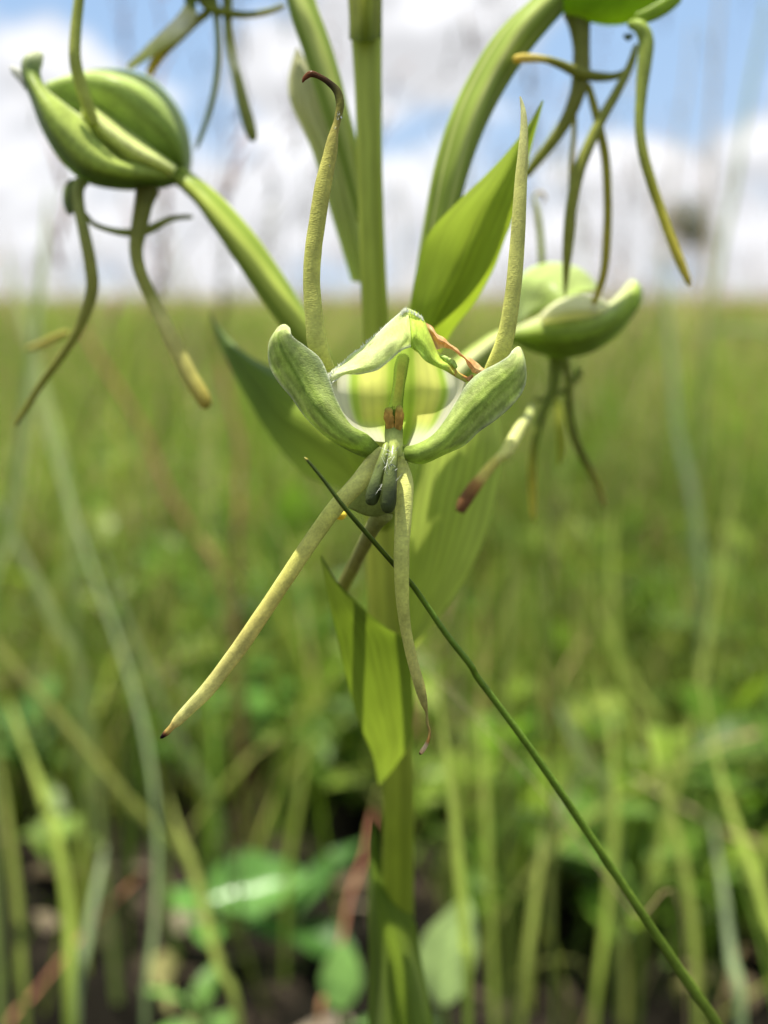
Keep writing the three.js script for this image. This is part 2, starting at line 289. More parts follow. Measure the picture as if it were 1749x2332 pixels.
// ------------------------------------------------------------------ a tree far off on the plain
{
  const D = 75, base = P(1560, 690, D); base.y = 0; const px = PX(D), H = 285 * px, R = rng(12);
  const o = thing('distant_tree', 'grey green tree alone on the plain behind the dangling yellow petal tip', 'tree', base);
  const bark = phys({ color: new THREE.Color(0.10, 0.085, 0.07), roughness: 0.9 }), gs = [];
  const limb = (a, b, r0, r1) => { const g = new THREE.CylinderGeometry(r1, r0, a.distanceTo(b), 8, 4); g.translate(0, a.distanceTo(b) / 2, 0); g.applyQuaternion(new THREE.Quaternion().setFromUnitVectors(new THREE.Vector3(0, 1, 0), b.clone().sub(a).normalize())); g.translate(a.x, a.y, a.z); gs.push(g); };
  const V = (x, y, z) => new THREE.Vector3(x, y, z);
  limb(V(0, 0, 0), V(0.05, H * 0.5, 0), 0.10, 0.07);
  const tips = []; for (let k = 0; k < 12; k++) { const a = k * 2.4, t = V(Math.cos(a) * 1.5 * Math.sqrt(R()), H * (0.5 + 0.42 * R()), Math.sin(a) * 1.5 * Math.sqrt(R())); limb(V(0.05, H * (0.4 + 0.012 * k), 0), t, 0.045, 0.015); tips.push(t); }
  part(o, 'trunk', mergeGeometries(gs), bark);
  const pos = [], uv = [], cl = [], idx = [];
  for (let i = 0; i < 4200; i++) {
    const t = tips[i % tips.length], q = V(R() - 0.5, R() - 0.5, R() - 0.5).normalize().multiplyScalar(1.0 * Math.cbrt(R())).multiply(V(1.1, 0.9, 1.1)).add(t), s = 0.05 + 0.05 * R(), a = V(R() - 0.5, R() - 0.5, R() - 0.5).normalize().multiplyScalar(s), b = V(R() - 0.5, R() - 0.5, R() - 0.5).normalize().multiplyScalar(s), k = pos.length / 3;
    for (const p of [q.clone().sub(a), q.clone().add(b), q.clone().add(a), q.clone().sub(b)]) { pos.push(p.x, p.y, p.z); uv.push(0, 0); const w = 0.8 + 0.4 * R(); cl.push(0.13 * w, 0.15 * w, 0.09 * w); }
    idx.push(k, k + 1, k + 2, k, k + 2, k + 3);
  }
  part(o, 'crown', build(pos, uv, cl, idx), M.grass);
}

// ------------------------------------------------------------------ grass blades and stalks that can be told apart
const G = { pale: ['#a6b583', '#98ab68', '#7f9648'], bright: ['#a2b455', '#8fa842', '#769432'], mid: ['#929f4e', '#839440', '#6c8232'], blue: ['#a3b487', '#8aa274', '#6f8c52'], straw: ['#cbb88a', '#bda878', '#a08a5a'], red: ['#b87a5c', '#ab7458', '#8e7448'], olive: ['#a3a25a', '#98a04e', '#7d8a3c'] };
function blade(label, pts, z0, z1, w, tone, { name = 'grass_shoot', cat: category = 'grass blade', round = false, group } = {}) {
  const n = pts.length - 1, raw = pts.map(([x, y], i) => { const p = P(x, y, lerp(z0, z1, i / n)); return [p.x, p.y, p.z]; });
  const e = raw[n], q = raw[n - 1], dx = e[0] - q[0], dz = e[2] - q[2], dy = Math.max(0.02, q[1] - e[1]), k = Math.min(1.2, Math.max(0, e[1]) / dy) * 0.5;
  if (e[1] > 0.01) raw.push([e[0] + dx * k, groundHeight(e[0] + dx * k, e[2] + dz * k) - 0.004, e[2] + dz * k]);
  const base = new THREE.Vector3(...raw[raw.length - 1]), N = 36, pos = [], uv = [], cl = [], idx = [], wide = (round ? 0.68 : 0.72) * w * PX((z0 + z1) / 2), g = grad([[0, tone[0]], [0.45, tone[1]], [1, tone[2]]]), s0 = label.length * 3.7;
  const K = round ? 8 : 4; let side = new THREE.Vector3(1, 0, 0);
  for (let j = 0; j <= N; j++) {
    const t = j / N, c = new THREE.Vector3(...cat(raw, t)), c2 = new THREE.Vector3(...cat(raw, Math.min(1, t + 0.02))), T = c2.clone().sub(new THREE.Vector3(...cat(raw, Math.max(0, t - 0.02)))).normalize();
    side = T.clone().cross(c.clone().sub(EYE).normalize()); if (side.lengthSq() < 1e-5) side.set(1, 0, 0); side.normalize().applyAxisAngle(T, round ? 0 : 0.5 * Math.sin(t * 3 + s0)); const up = T.clone().cross(side);
    const hw = wide / 2 * (round ? 0.55 + 0.45 * t : Math.min(1, 0.04 + 1.6 * Math.pow(t, 0.7)) * (1 - 0.25 * t));
    for (let i = 0; i <= K; i++) {
      const a = round ? i / K * 2 * Math.PI : 0, u = i / K * 2 - 1, p = round ? c.clone().addScaledVector(side, Math.cos(a) * hw).addScaledVector(up, Math.sin(a) * hw) : c.clone().addScaledVector(side, u * hw).addScaledVector(up, 0.45 * hw * u * u);
      pos.push(p.x - base.x, p.y - base.y, p.z - base.z); uv.push(u, t); cl.push(...mul(g(t), (round ? 1 : 0.88 + 0.18 * Math.abs(u)) * (round ? 0.74 : 0.9) * (0.62 + 0.25 * noise(t * 9, s0, i))));
    }
    if (j) for (let i = 0; i < K; i++) { const a = (j - 1) * (K + 1) + i; idx.push(a, a + 1, a + K + 2, a, a + K + 2, a + K + 1); }
  }
  const m = shadows(new THREE.Mesh(build(pos, uv, cl, idx), round && tone !== G.mid && tone !== G.bright ? M.dry : M.grass)); m.name = numbered(name); m.position.copy(base); scene.add(m);
  return tag(m, label, category, group);
}
const stalk = { name: 'grass_stalk', cat: 'grass stalk', round: true };
blade('pale blue green blade bending down beside the long brown-tipped left lip strand', [[70, 860], [104, 970], [150, 1120], [203, 1278], [250, 1410], [300, 1560], [332, 1690], [352, 1830], [356, 1988], [348, 2130], [328, 2332]], 0.5, 0.34, 18, G.blue);
blade('pinkish brown dry stalk slanting below the left flower', [[190, 740], [217, 803], [316, 962], [384, 1120], [430, 1201], [520, 1370]], 0.62, 0.62, 20, G.red, stalk);
blade('short reddish dry stalk between the left flower and the dark leaf', [[500, 820], [515, 889], [545, 1007], [548, 1120], [540, 1300]], 0.6, 0.6, 22, G.red, stalk);
blade('wide pale green blade along the meadow edge below the upcurved sepal tip', [[110, 420], [95, 620], [60, 900], [20, 1200], [-30, 1500]], 0.40, 0.36, 44, G.pale);
blade('second pale blade crossing the widest pale blade near the hanging curved strand', [[10, 560], [50, 720], [100, 900], [150, 1100], [170, 1400]], 0.55, 0.5, 34, G.pale);
blade('broad yellow green blade slanting down over bare soil into the dark hollow', [[-60, 1370], [0, 1480], [108, 1608], [190, 1706], [271, 1803], [336, 1870], [434, 1965]], 0.36, 0.50, 40, G.olive);
blade('upright bright blade standing over the tan litter at the lower corner', [[20, 1590], [43, 1663], [81, 1771], [125, 1907], [157, 2097], [160, 2332]], 0.42, 0.33, 36, G.bright);
blade('blue green short blade beside the brown slanting twig', [[240, 1920], [228, 1988], [200, 2124], [170, 2332]], 0.40, 0.36, 30, G.blue);
blade('light green blade falling past the glossy round leaf to the bottom edge', [[380, 1800], [401, 1880], [434, 1961], [472, 2097], [504, 2205], [545, 2332]], 0.42, 0.33, 32, G.mid);
blade('red brown stem leaning beside the sheathed foot of the orchid', [[850, 1850], [835, 1934], [797, 2042], [776, 2151], [743, 2260], [730, 2332]], 0.42, 0.38, 18, G.red, { ...stalk, name: 'dry_stem', cat: 'dry stem' });
blade('brown twig slanting from the weed clump to the lower corner', [[325, 1988], [217, 2097], [81, 2260], [20, 2340]], 0.46, 0.42, 16, G.red, { ...stalk, name: 'twig', cat: 'twig' });
blade('clean light green blade rising right beside the orchid stem', [[990, 1500], [1007, 1662], [1029, 1825], [1045, 1987], [1059, 2150], [1067, 2332]], 0.27, 0.24, 36, G.bright);
blade('pale straw stalk running just under the sharp green blade', [[940, 1490], [1094, 1646], [1229, 1798], [1338, 1944], [1446, 2085], [1560, 2210]], 0.20, 0.21, 6, G.straw, stalk);
blade('thin straight green stem rising to the hanging parts of the lower flower', [[1246, 830], [1249, 1100], [1251, 1400], [1255, 1700], [1260, 2332]], 0.26, 0.26, 18, G.mid, stalk);
blade('yellow green blade next to the thin straight stem', [[1240, 1880], [1229, 1960], [1213, 2095], [1190, 2332]], 0.36, 0.33, 32, G.mid);
blade('bright wide blade bowing out past the lower frame edge beside bluish blade', [[1585, 1480], [1641, 1771], [1695, 1933], [1739, 2068], [1790, 2300]], 0.36, 0.30, 38, G.bright);
blade('bluish green blade upright inside the bright bowing blade', [[1620, 1860], [1647, 2041], [1663, 2176], [1685, 2332]], 0.38, 0.34, 38, G.blue);
blade('long yellowish blade leaning across the middle of the meadow toward the straw', [[1690, 1010], [1640, 1280], [1603, 1500], [1576, 1635], [1538, 1771], [1500, 1922], [1473, 2041]], 0.55, 0.46, 34, G.mid);
blade('tall bluish blade standing below the yellow hanging strand tip', [[1500, 560], [1518, 700], [1541, 966], [1569, 1102], [1587, 1215], [1600, 1450]], 0.62, 0.6, 32, G.blue);
blade('tall pale stalk reaching up into the sky beyond the distant tree', [[1745, 0], [1741, 42], [1707, 211], [1674, 421], [1640, 590], [1600, 900]], 0.7, 0.7, 22, G.pale, stalk);
blade('faint brownish stalk against the blue gap in the clouds', [[1650, -60], [1640, 0], [1619, 295], [1612, 560], [1600, 900]], 0.95, 0.95, 18, G.straw, stalk);
blade('faint thin stalk rising over the distant tree into white cloud', [[1575, 60], [1562, 200], [1530, 400], [1500, 760]], 1.0, 1.0, 12, G.straw, stalk);
blade('slender stalk between the curved green ovary and the clouds above the bract', [[905, 380], [920, 560], [915, 760]], 1.0, 1.0, 10, G.straw, stalk);
blade('nearly level pale leaf crossing the meadow beyond the lower flower', [[1580, 758], [1660, 750], [1749, 756], [1860, 800]], 0.7, 0.7, 26, G.pale);
blade('thin dry stalk slanting down over the straw among the lower blades', [[1440, 1770], [1500, 1803], [1580, 1850], [1663, 1900], [1750, 1960]], 0.5, 0.48, 16, G.straw, stalk);
blade('level tan straw at the frame edge among green blades', [[1560, 1730], [1636, 1695], [1749, 1662], [1850, 1650]], 0.55, 0.52, 26, G.straw);
blade('short thick pale blade tip over the brown litter patch', [[1270, 1600], [1289, 1640], [1343, 1743], [1400, 1850]], 0.46, 0.46, 46, G.pale);
blade('green blade beside the pale lower bract leaf of the orchid', [[1170, 1180], [1165, 1400], [1150, 1650], [1160, 1900]], 0.42, 0.42, 34, G.mid);
blade('upright light blade above the row of glinting weed leaves', [[455, 960], [450, 1100], [440, 1250], [450, 1450]], 0.6, 0.6, 36, G.bright);
blade('soft green blade arching over the low weeds toward the corner', [[-20, 1120], [60, 1280], [130, 1420], [200, 1600]], 0.42, 0.45, 40, G.pale);
blade('green upright blade between the straight stem and the leaning yellowish blade', [[1400, 1150], [1395, 1350], [1420, 1600], [1440, 1800]], 0.55, 0.52, 30, G.bright);
blade('dark green blade leaning in front of the brown litter patch', [[1330, 1300], [1390, 1450], [1450, 1560], [1530, 1700]], 0.55, 0.52, 28, G.mid);

blade('slim bright blade standing between the clean light blade and the thin straight stem', [[1088, 1600], [1100, 1720], [1112, 1950], [1128, 2332]], 0.40, 0.36, 26, G.bright);
blade('tall bright blade kinked over the dark hollow beyond the sharp diagonal blade', [[1360, 1520], [1392, 1660], [1400, 1850], [1378, 2080], [1350, 2332]], 0.42, 0.36, 30, G.bright);
blade('broad fresh green blade leaning out toward the corner below the straw', [[1450, 1600], [1500, 1760], [1560, 2000], [1590, 2332]], 0.40, 0.34, 32, G.mid);
blade('pale blade crossing the weed clump under the brown strand tip', [[225, 1230], [290, 1420], [370, 1600], [450, 1760], [500, 1860]], 0.5, 0.52, 30, G.pale);
blade('short bright blade rising from the dark hollow beside the glossy leaf', [[700, 1660], [690, 1760], [670, 1880], [655, 2000]], 0.45, 0.48, 26, G.bright);
blade('slender upright blade at the outer edge of the yellowish weed tuft', [[-10, 1700], [15, 1850], [40, 2050], [60, 2332]], 0.40, 0.36, 30, G.mid);

// ------------------------------------------------------------------ broad leaved weeds on the soil
function leafGeo(L, Wd, curl, fold, seed, tone) {                 // a leaf along +x from the origin, upper side +y
  const nu = 8, nv = 14, pos = [], uv = [], cl = [], idx = [];
  for (let j = 0; j <= nv; j++) for (let i = 0; i <= nu; i++) {
    const t = j / nv, u = i / nu * 2 - 1, hw = Wd / 2 * Math.pow(Math.sin(Math.PI * Math.pow(t * 0.98 + 0.01, 0.8)), 0.75) * (1 + 0.12 * (noise(t * 7, seed, i > 4 ? 1 : 0) - 0.5)), wav = 0.03 * Wd * Math.sin(t * 17 + seed + u * 2) * Math.abs(u);
    pos.push(L * (t - 0.12 * Math.abs(curl) * t * t), curl * L * t * (0.55 - 0.75 * t) + fold * hw * Math.abs(u) + wav, u * hw); uv.push(u, t);
    const vein = Math.abs(u) < 0.1 ? 1.5 : 1, sidev = 0.9 + 0.2 * Math.abs(Math.sin(t * 22 - Math.abs(u) * 5)); cl.push(...mul(tone, vein * sidev * (0.85 + 0.3 * noise(t * 5, u * 3, seed))));
  }
  for (let j = 0; j < nv; j++) for (let i = 0; i < nu; i++) { const a = j * (nu + 1) + i; idx.push(a, a + nu + 2, a + 1, a, a + nu + 1, a + nu + 2); }
  return build(pos, uv, cl, idx);
}
function weed(label, sx, sy, z, leaves, seed, { tone = [0.07, 0.17, 0.02], mat = M.coverLeaf } = {}) {
  const R = rng(seed), c = P(sx, sy, z), base = new THREE.Vector3(c.x, groundHeight(c.x, c.z) - 0.003, c.z), o = thing('broad_leaf_weed', label, 'weed', base), top = c.y - base.y;
  const st = new THREE.TubeGeometry(new THREE.CatmullRomCurve3([new THREE.Vector3(0, 0, 0), new THREE.Vector3(0.004, top * 0.5, 0.002), new THREE.Vector3(0, Math.max(0.012, top), 0)]), 10, 0.0016, 7); const n = st.attributes.position.count; st.setAttribute('color', new THREE.Float32BufferAttribute(new Array(n).fill(0).flatMap(() => [0.14, 0.17, 0.05]), 3)); part(o, 'stem', st, M.grass);
  for (const [L, W, yaw, pit, hgt, curl = 0.3, tilt] of leaves) { const g = leafGeo(L, W, curl, 0.18 + 0.2 * R(), R() * 50, mul(tone, 0.75 + 0.6 * R())); const m = part(o, 'leaf', g, mat); m.rotation.set(0, yaw, 0); m.rotateZ(pit); m.rotateX(tilt ?? (R() - 0.5) * 0.5); m.position.y = Math.max(0.012, top) * hgt; if (tilt !== undefined) { const y = EYE.clone().sub(c).normalize().add(SUN).normalize(), x = new THREE.Vector3(Math.cos(yaw), 0, -Math.sin(yaw)).addScaledVector(y, -y.dot(new THREE.Vector3(Math.cos(yaw), 0, -Math.sin(yaw)))).normalize(); m.quaternion.setFromRotationMatrix(new THREE.Matrix4().makeBasis(x, y, x.clone().cross(y))); } }
}
const rose = (n, L, W, R, p = 0.35) => Array.from({ length: n }, (_, i) => [L * (0.7 + 0.6 * R()), W * (0.7 + 0.6 * R()), i * 2.4 + R(), p + (R() - 0.5) * 0.6, 0.35 + 0.65 * i / n]);
weed('glossy round leaved weed with one leaf glinting white over dark soil', 470, 2050, 0.50, [[0.048, 0.034, 0.3, 0.22, 1, 0.12, 0.36], [0.03, 0.02, 2.4, 0.1, 0.8], [0.026, 0.018, -1.4, 0.2, 0.7]], 3, { tone: [0.09, 0.22, 0.03], mat: M.glossyLeaf });
weed('dark green weed with narrow leaf leaning toward the orchid foot', 670, 2090, 0.50, [[0.05, 0.02, 0.75, 0.55, 1], [0.034, 0.02, -0.5, -0.1, 0.8], [0.03, 0.016, 2.6, 0.1, 0.6]], 4, { tone: [0.06, 0.17, 0.02] });
weed('grey green weed with one long wavy leaf lying over pale litter', 1262, 1925, 0.56, [[0.062, 0.022, -0.75, -0.45, 1, 0.25, 0.4], [0.03, 0.02, 2.2, 0.4, 1], [0.03, 0.018, 0.9, 0.3, 0.8]], 5, { tone: [0.17, 0.27, 0.10] });
weed('leafy weed clump under the tip of the long lip strand', 560, 1600, 0.72, rose(12, 0.05, 0.022, rng(21)), 6, { tone: [0.08, 0.2, 0.025] });
weed('low weed with small pale glinting leaves in a row', 300, 1430, 0.95, rose(11, 0.045, 0.024, rng(22)), 7, { tone: [0.09, 0.2, 0.04] });
weed('weed with upright glinting leaves behind the left lip strand', 540, 1400, 0.85, rose(13, 0.055, 0.022, rng(23), 0.7), 8, { tone: [0.07, 0.17, 0.03] });
weed('dense dark weed beside the front bract tip', 680, 1450, 0.80, rose(13, 0.06, 0.024, rng(24), 0.5), 9, { tone: [0.05, 0.15, 0.015] });
weed('low weed with flat broad leaf behind the brown strand tip', 420, 1640, 0.68, [[0.07, 0.03, 0.3, 0.05, 1, 0.2], ...rose(6, 0.04, 0.02, rng(25))], 10, { tone: [0.08, 0.2, 0.02] });
weed('dark weed patch beyond the sharp diagonal blade', 1180, 1420, 0.9, rose(13, 0.06, 0.022, rng(26), 0.6), 11, { tone: [0.06, 0.16, 0.02] });
weed('bright weed in the meadow beyond the straight thin stem', 1400, 1480, 0.95, rose(12, 0.06, 0.02, rng(27), 0.7), 12, { tone: [0.07, 0.18, 0.02] });
weed('small weed with pale broad leaf at the orchid foot by the light blade', 1010, 2290, 0.30, [[0.03, 0.018, 1.2, 0.9, 1], [0.02, 0.012, 2.7, 0.4, 0.9], [0.02, 0.012, -1, 0.4, 0.9]], 13, { tone: [0.30, 0.42, 0.14], mat: M.grass });
weed('tiny weed with pointed leaf at the lower edge beside the red stem', 775, 2300, 0.36, [[0.022, 0.014, 1.5, 0.9, 1], [0.016, 0.01, -0.4, 0.5, 0.9]], 14, { tone: [0.16, 0.3, 0.07], mat: M.grass });
weed('small weed with rounded leaves in the dark soil hollow at the bottom', 440, 2270, 0.43, rose(5, 0.02, 0.014, rng(28)), 15, { tone: [0.14, 0.28, 0.05] });
weed('low weed with leaves catching the light above the litter patch', 1190, 1720, 0.64, rose(9, 0.04, 0.02, rng(29)), 16, { tone: [0.10, 0.24, 0.03] });
weed('leafy weed among blades in the lower meadow corner', 1590, 1620, 0.70, rose(10, 0.045, 0.018, rng(30), 0.6), 17, { tone: [0.07, 0.18, 0.02] });
weed('weed with pale leaves at the far edge of the dark hollow', 60, 1640, 0.66, rose(9, 0.045, 0.02, rng(31), 0.5), 18, { tone: [0.10, 0.22, 0.05] });
weed('yellowish weed tuft under the broad slanting blade', 130, 1850, 0.56, rose(8, 0.03, 0.015, rng(32), 0.5), 19, { tone: [0.16, 0.25, 0.04] });

// ------------------------------------------------------------------ the sharp green blade in front of the flower
{
  const o = thing('grass_shoot', 'sharp slender dark green blade with yellow tip crossing below the open flower', 'grass blade', (() => { const p = P(1700, 2480, 0.17); p.y = 0; return p; })());
  const b = ([x, y, z, w]) => [330 + 0.4822 * x, 1000 + 0.4822 * y, z, w], c = ([x, y, z, w]) => [850 + 0.5419 * x, 1500 + 0.5412 * y, z, w];
  const pts = [b([752, 85, 114, 3]), b([775, 108, 114, 7]), b([850, 200, 114.3, 9]), b([940, 320, 115, 10.5]), b([1060, 460, 117, 11]), b([1170, 585, 120, 11.5]), b([1255, 680, 122.5, 12]), b([1330, 785, 124, 13]), b([1430, 930, 125, 14]), b([1540, 1070, 126, 15]), c([450, 95, 127, 15]), c([640, 350, 129, 16]), c([820, 610, 131, 18]), c([980, 850, 133, 19]), c([1120, 1060, 135, 21]), c([1260, 1270, 138, 23]), c([1440, 1535, 142, 26]), [1690, 2440, 147, 30]];
  const e = P(1690, 2440, 0.147), gp = [1690 + 160, 2440];
  const g = grad([[0, '#d8c25a'], [0.035, '#c0b24a'], [0.05, '#3f5416'], [0.3, '#4c6a16'], [0.42, '#5d8a1c'], [0.7, '#5f8c1e'], [1, '#6f8c2c']]);
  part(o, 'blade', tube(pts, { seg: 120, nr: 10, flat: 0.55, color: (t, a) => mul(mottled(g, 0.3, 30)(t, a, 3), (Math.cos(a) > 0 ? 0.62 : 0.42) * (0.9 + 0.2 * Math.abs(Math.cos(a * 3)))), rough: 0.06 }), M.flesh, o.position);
  const root = new THREE.CatmullRomCurve3([e, new THREE.Vector3(lerp(e.x, o.position.x, 0.5), e.y * 0.5, lerp(e.z, o.position.z, 0.4)), o.position.clone()]);
  const rg = new THREE.TubeGeometry(root, 16, 15 * PX(0.147), 8); rg.setAttribute('color', new THREE.Float32BufferAttribute(new Array(rg.attributes.position.count).fill(0).flatMap(() => col('#6f8c2c')), 3));
  part(o, 'sheath', rg, M.flesh, o.position);
}

// ------------------------------------------------------------------ the orchid
const SZ = (sy) => 150 + 22 * sy / 2332;                           // depth of the upright stem in mm
const foot = P(908, 2400, 0.174); foot.y = 0;
const orchid = thing('orchid_plant', 'tall green orchid with spidery flowers, ribbed stems and withering brown petal tips', 'orchid', foot);
const op = (name, g, m, label) => part(orchid, name, g, m, foot, label);
function flower(label) { const f = new THREE.Group(); f.name = 'flower'; f.userData.label = label; orchid.add(f); return (name, g, m, l) => part(f, name, g, m, foot, l); }
const A = ([x, y, z, w]) => [0.4522 * x, 0.4521 * y, z, w * 0.4522], B = ([x, y, z, w]) => [330 + 0.4822 * x, 1000 + 0.4822 * y, z, w * 0.4822], C = ([x, y, z, w]) => [600 + 0.3617 * x, 0.3617 * y, z, w * 0.3617], D = ([x, y, z, w]) => [1050 + 0.4214 * x, 0.4214 * y, z, w * 0.4214], E = ([x, y, z, w]) => [1000 + 0.4515 * x, 560 + 0.4515 * y, z, w * 0.4515], F = ([x, y, z, w]) => [550 + 0.4219 * x, 640 + 0.4219 * y, z, w * 0.4219];
const rowsOf = (f, l) => l.map((r) => r.map((p) => f([...p, 0]).slice(0, 3)));
const veins = (g, n, dark = 0.16, edge = 0.25, seed = 0) => (u, v) => { const c = g(v), k = 1 - 2 * dark * Math.pow(Math.abs(Math.cos(u * Math.PI * n + 0.5 * noise(v * 4, seed))), 10) - 0.12 * Math.pow(Math.abs(Math.cos(u * Math.PI * n * 3)), 4) + edge * Math.pow(Math.abs(2 * u - 1), 5) + 0.22 * (fbm(u * 4 + seed, v * 7, seed, 3) - 0.5); return mul(c, k); };

// stem, from the soil to above the frame
{
  const pts = [[828, -260, 72], [832, 0, 75], [838, 200, 62], [842, 400, 58], [848, 600, 60], [856, 760, 60], [862, 1000, 62], [868, 1250, 72], [884, 1500, 76], [905, 1750, 74], [906, 2000, 72], [906, 2332, 74], [908, 2400, 76]].map(([x, y, w]) => [x, y, SZ(y), w]);
  const g = grad([[0, '#b4c068'], [0.4, '#aab84a'], [0.6, '#b4b848'], [0.8, '#8a9c26'], [1, '#74881e']]);
  const geo = tube(pts, { seg: 110, nr: 24, color: (t, a, s) => mul(g(t), 0.92 + 0.1 * Math.cos(a * 7 + 1) + 0.1 * Math.cos(a * 3)), ribs: 9, ribDepth: 0.02 });
  const tail = new THREE.CylinderGeometry(37 * PX(0.173), 40 * PX(0.173), P(908, 2400, 0.1726).y, 18, 4); const e = P(908, 2400, 0.1726); tail.translate(e.x, e.y / 2, e.z); tail.setAttribute('color', new THREE.Float32BufferAttribute(new Array(tail.attributes.position.count).fill(0).flatMap(() => col('#6d7c18')), 3));
  op('stem', mergeGeometries([geo, tail]), M.stem);
}
// leaf(s) and bracts: rows run from base to tip, across from one edge to the other
const leafCol = (a, b, c) => grad([[0, a], [0.5, b], [1, c]]);
op('bract', sheet([[[905, 840, 152], [945, 850, 151], [975, 850, 153]], [[930, 745, 150], [975, 760, 147], [1030, 755, 150]], [[938, 668, 148], [1010, 690, 143], [1085, 683, 147]], [[957, 580, 146], [1045, 620, 141], [1125, 612, 145]], [[980, 525, 145], [1075, 550, 140], [1150, 545, 144]], [[1035, 466, 144], [1110, 470, 140], [1166, 505, 144]], [[1106, 398, 143], [1150, 400, 140.5], [1188, 430, 143]], [[1160, 340, 142], [1183, 335, 141], [1208, 345, 142]], [[1205, 280, 141], [1215, 278, 140.7], [1224, 285, 141]], [[1234, 230, 140], [1236, 228, 140], [1238, 230, 140]]], { nu: 20, nv: 60, color: veins(leafCol('#86a81c', '#92b020', '#86a42a'), 9, 0.1, 0.15, 4) }), M.leaf, 'broad pointed bract glowing in the sun behind the open flower');
op('bract', sheet([[[862, 1790, 160.0], [885, 1765, 161.5], [905, 1740, 160.0]], [[850, 1725, 156.8], [895, 1695, 156.0], [936, 1685, 157.1]], [[815, 1640, 151.8], [880, 1615, 151.0], [942, 1605, 152.1]], [[788, 1540, 147.8], [860, 1520, 147.0], [938, 1535, 148.1]], [[768, 1450, 145.2], [840, 1440, 144.5], [930, 1465, 145.6]], [[754, 1390, 143.7], [808, 1395, 142.8], [880, 1430, 143.7]], [[742, 1335, 142.5], [776, 1340, 141.5], [822, 1380, 142.3]], [[733, 1295, 141.4], [748, 1300, 140.5], [772, 1328, 141.4]], [[729, 1266, 140.0], [731, 1264, 139.8], [734, 1268, 140.0]]], { nu: 20, nv: 60, color: veins(leafCol('#7e9c24', '#668618', '#4e641c'), 9, 0.1, 0.12, 5) }), M.leaf, 'pointed bract clasping the stem below the open flower');
op('leaf', sheet([[[890, 1120, 166], [850, 1170, 166], [845, 1180, 167]], [[830, 1010, 165], [800, 1060, 162], [790, 1120, 166]], [[745, 905, 168], [720, 985, 163], [700, 1085, 168]], [[650, 850, 172], [640, 930, 167], [628, 1010, 171]], [[575, 815, 175], [580, 860, 172], [570, 920, 174]], [[525, 775, 178], [530, 805, 176], [520, 830, 177]], [[492, 735, 180], [495, 745, 179], [492, 765, 180]], [[472, 695, 182], [473, 696, 182], [474, 700, 182]]], { nu: 18, nv: 50, color: (u, v) => { const c = veins(leafCol('#a8c03a', '#64882a', '#52763a'), 8, 0.1, 0.1, 6)(u, v); return u < 0.12 ? mixc(c, col('#8fae84'), 0.6 * step(0.2, 0.6, v)) : c; } }), M.leaf, 'dark leaf with paler curled edge left of the open flower');
op('leaf', sheet([[[885, 1480, 164], [915, 1500, 163], [940, 1480, 165]], [[912, 1400, 163], [960, 1390, 160], [1010, 1395, 165]], [[925, 1260, 163], [1000, 1260, 158], [1075, 1290, 166]], [[945, 1130, 164], [1030, 1130, 158], [1118, 1180, 168]], [[970, 1000, 165], [1060, 1010, 160], [1140, 1070, 168]], [[1010, 910, 167], [1080, 920, 164], [1140, 980, 169]], [[1065, 830, 169], [1090, 835, 168], [1120, 870, 170]], [[1098, 780, 171], [1100, 780, 171], [1103, 783, 171]]], { nu: 18, nv: 50, color: veins(leafCol('#acc440', '#a8c24a', '#a2c050'), 9, 0.12, 0.12, 7) }), M.leaf, 'pale wide leaf rising behind the right sepal of the open flower');
op('bract', sheet([[[800, 640, 163], [825, 640, 162], [832, 600, 163]], [[745, 460, 162], [780, 470, 158], [818, 450, 163]], [[705, 330, 162], [750, 350, 157], [805, 340, 163]], [[665, 245, 161], [710, 250, 157], [790, 255, 163]], [[656, 195, 161], [700, 190, 158], [745, 200, 163]], [[662, 150, 161], [680, 140, 160], [705, 150, 162]], [[674, 110, 161], [676, 108, 161], [679, 110, 161]]], { nu: 16, nv: 46, color: veins(leafCol('#a4bc50', '#c4d886', '#d6e69c'), 8, 0.1, 0.3, 8) }), M.leaf, 'pale bract behind the curved stalk of the upper flower');
op('bract', sheet([[[795, 90, 149], [832, 96, 145], [869, 85, 149]], [[795, 40, 149], [832, 45, 144], [870, 40, 149]], [[792, -30, 149], [830, -28, 144], [870, -30, 149]], [[800, -120, 148], [832, -120, 146], [866, -120, 148]]], { nu: 14, nv: 20, color: veins(leafCol('#6b7f1e', '#a4ae3a', '#a4ae3a'), 5) }), M.leaf);
op('leaf', sheet([[[835, 2460, 168], [910, 2470, 158], [1000, 2460, 168]], [[838, 2332, 168], [915, 2340, 158], [988, 2332, 168]], [[840, 2200, 168], [910, 2220, 160], [962, 2200, 168]], [[838, 2060, 169], [880, 2100, 164], [942, 2090, 168]], [[838, 1960, 170], [852, 1985, 168], [885, 2010, 169]], [[848, 1870, 171], [850, 1872, 171], [854, 1880, 171]]], { nu: 18, nv: 40, color: (u, v) => mul(veins(leafCol('#71951a', '#6a8a16', '#4b7012'), 8, 0.1, 0.2, 9)(u, v), u < 0.18 ? 0.75 : 1) }), M.leaf, 'sheathing leaf folded round the foot of the stem');

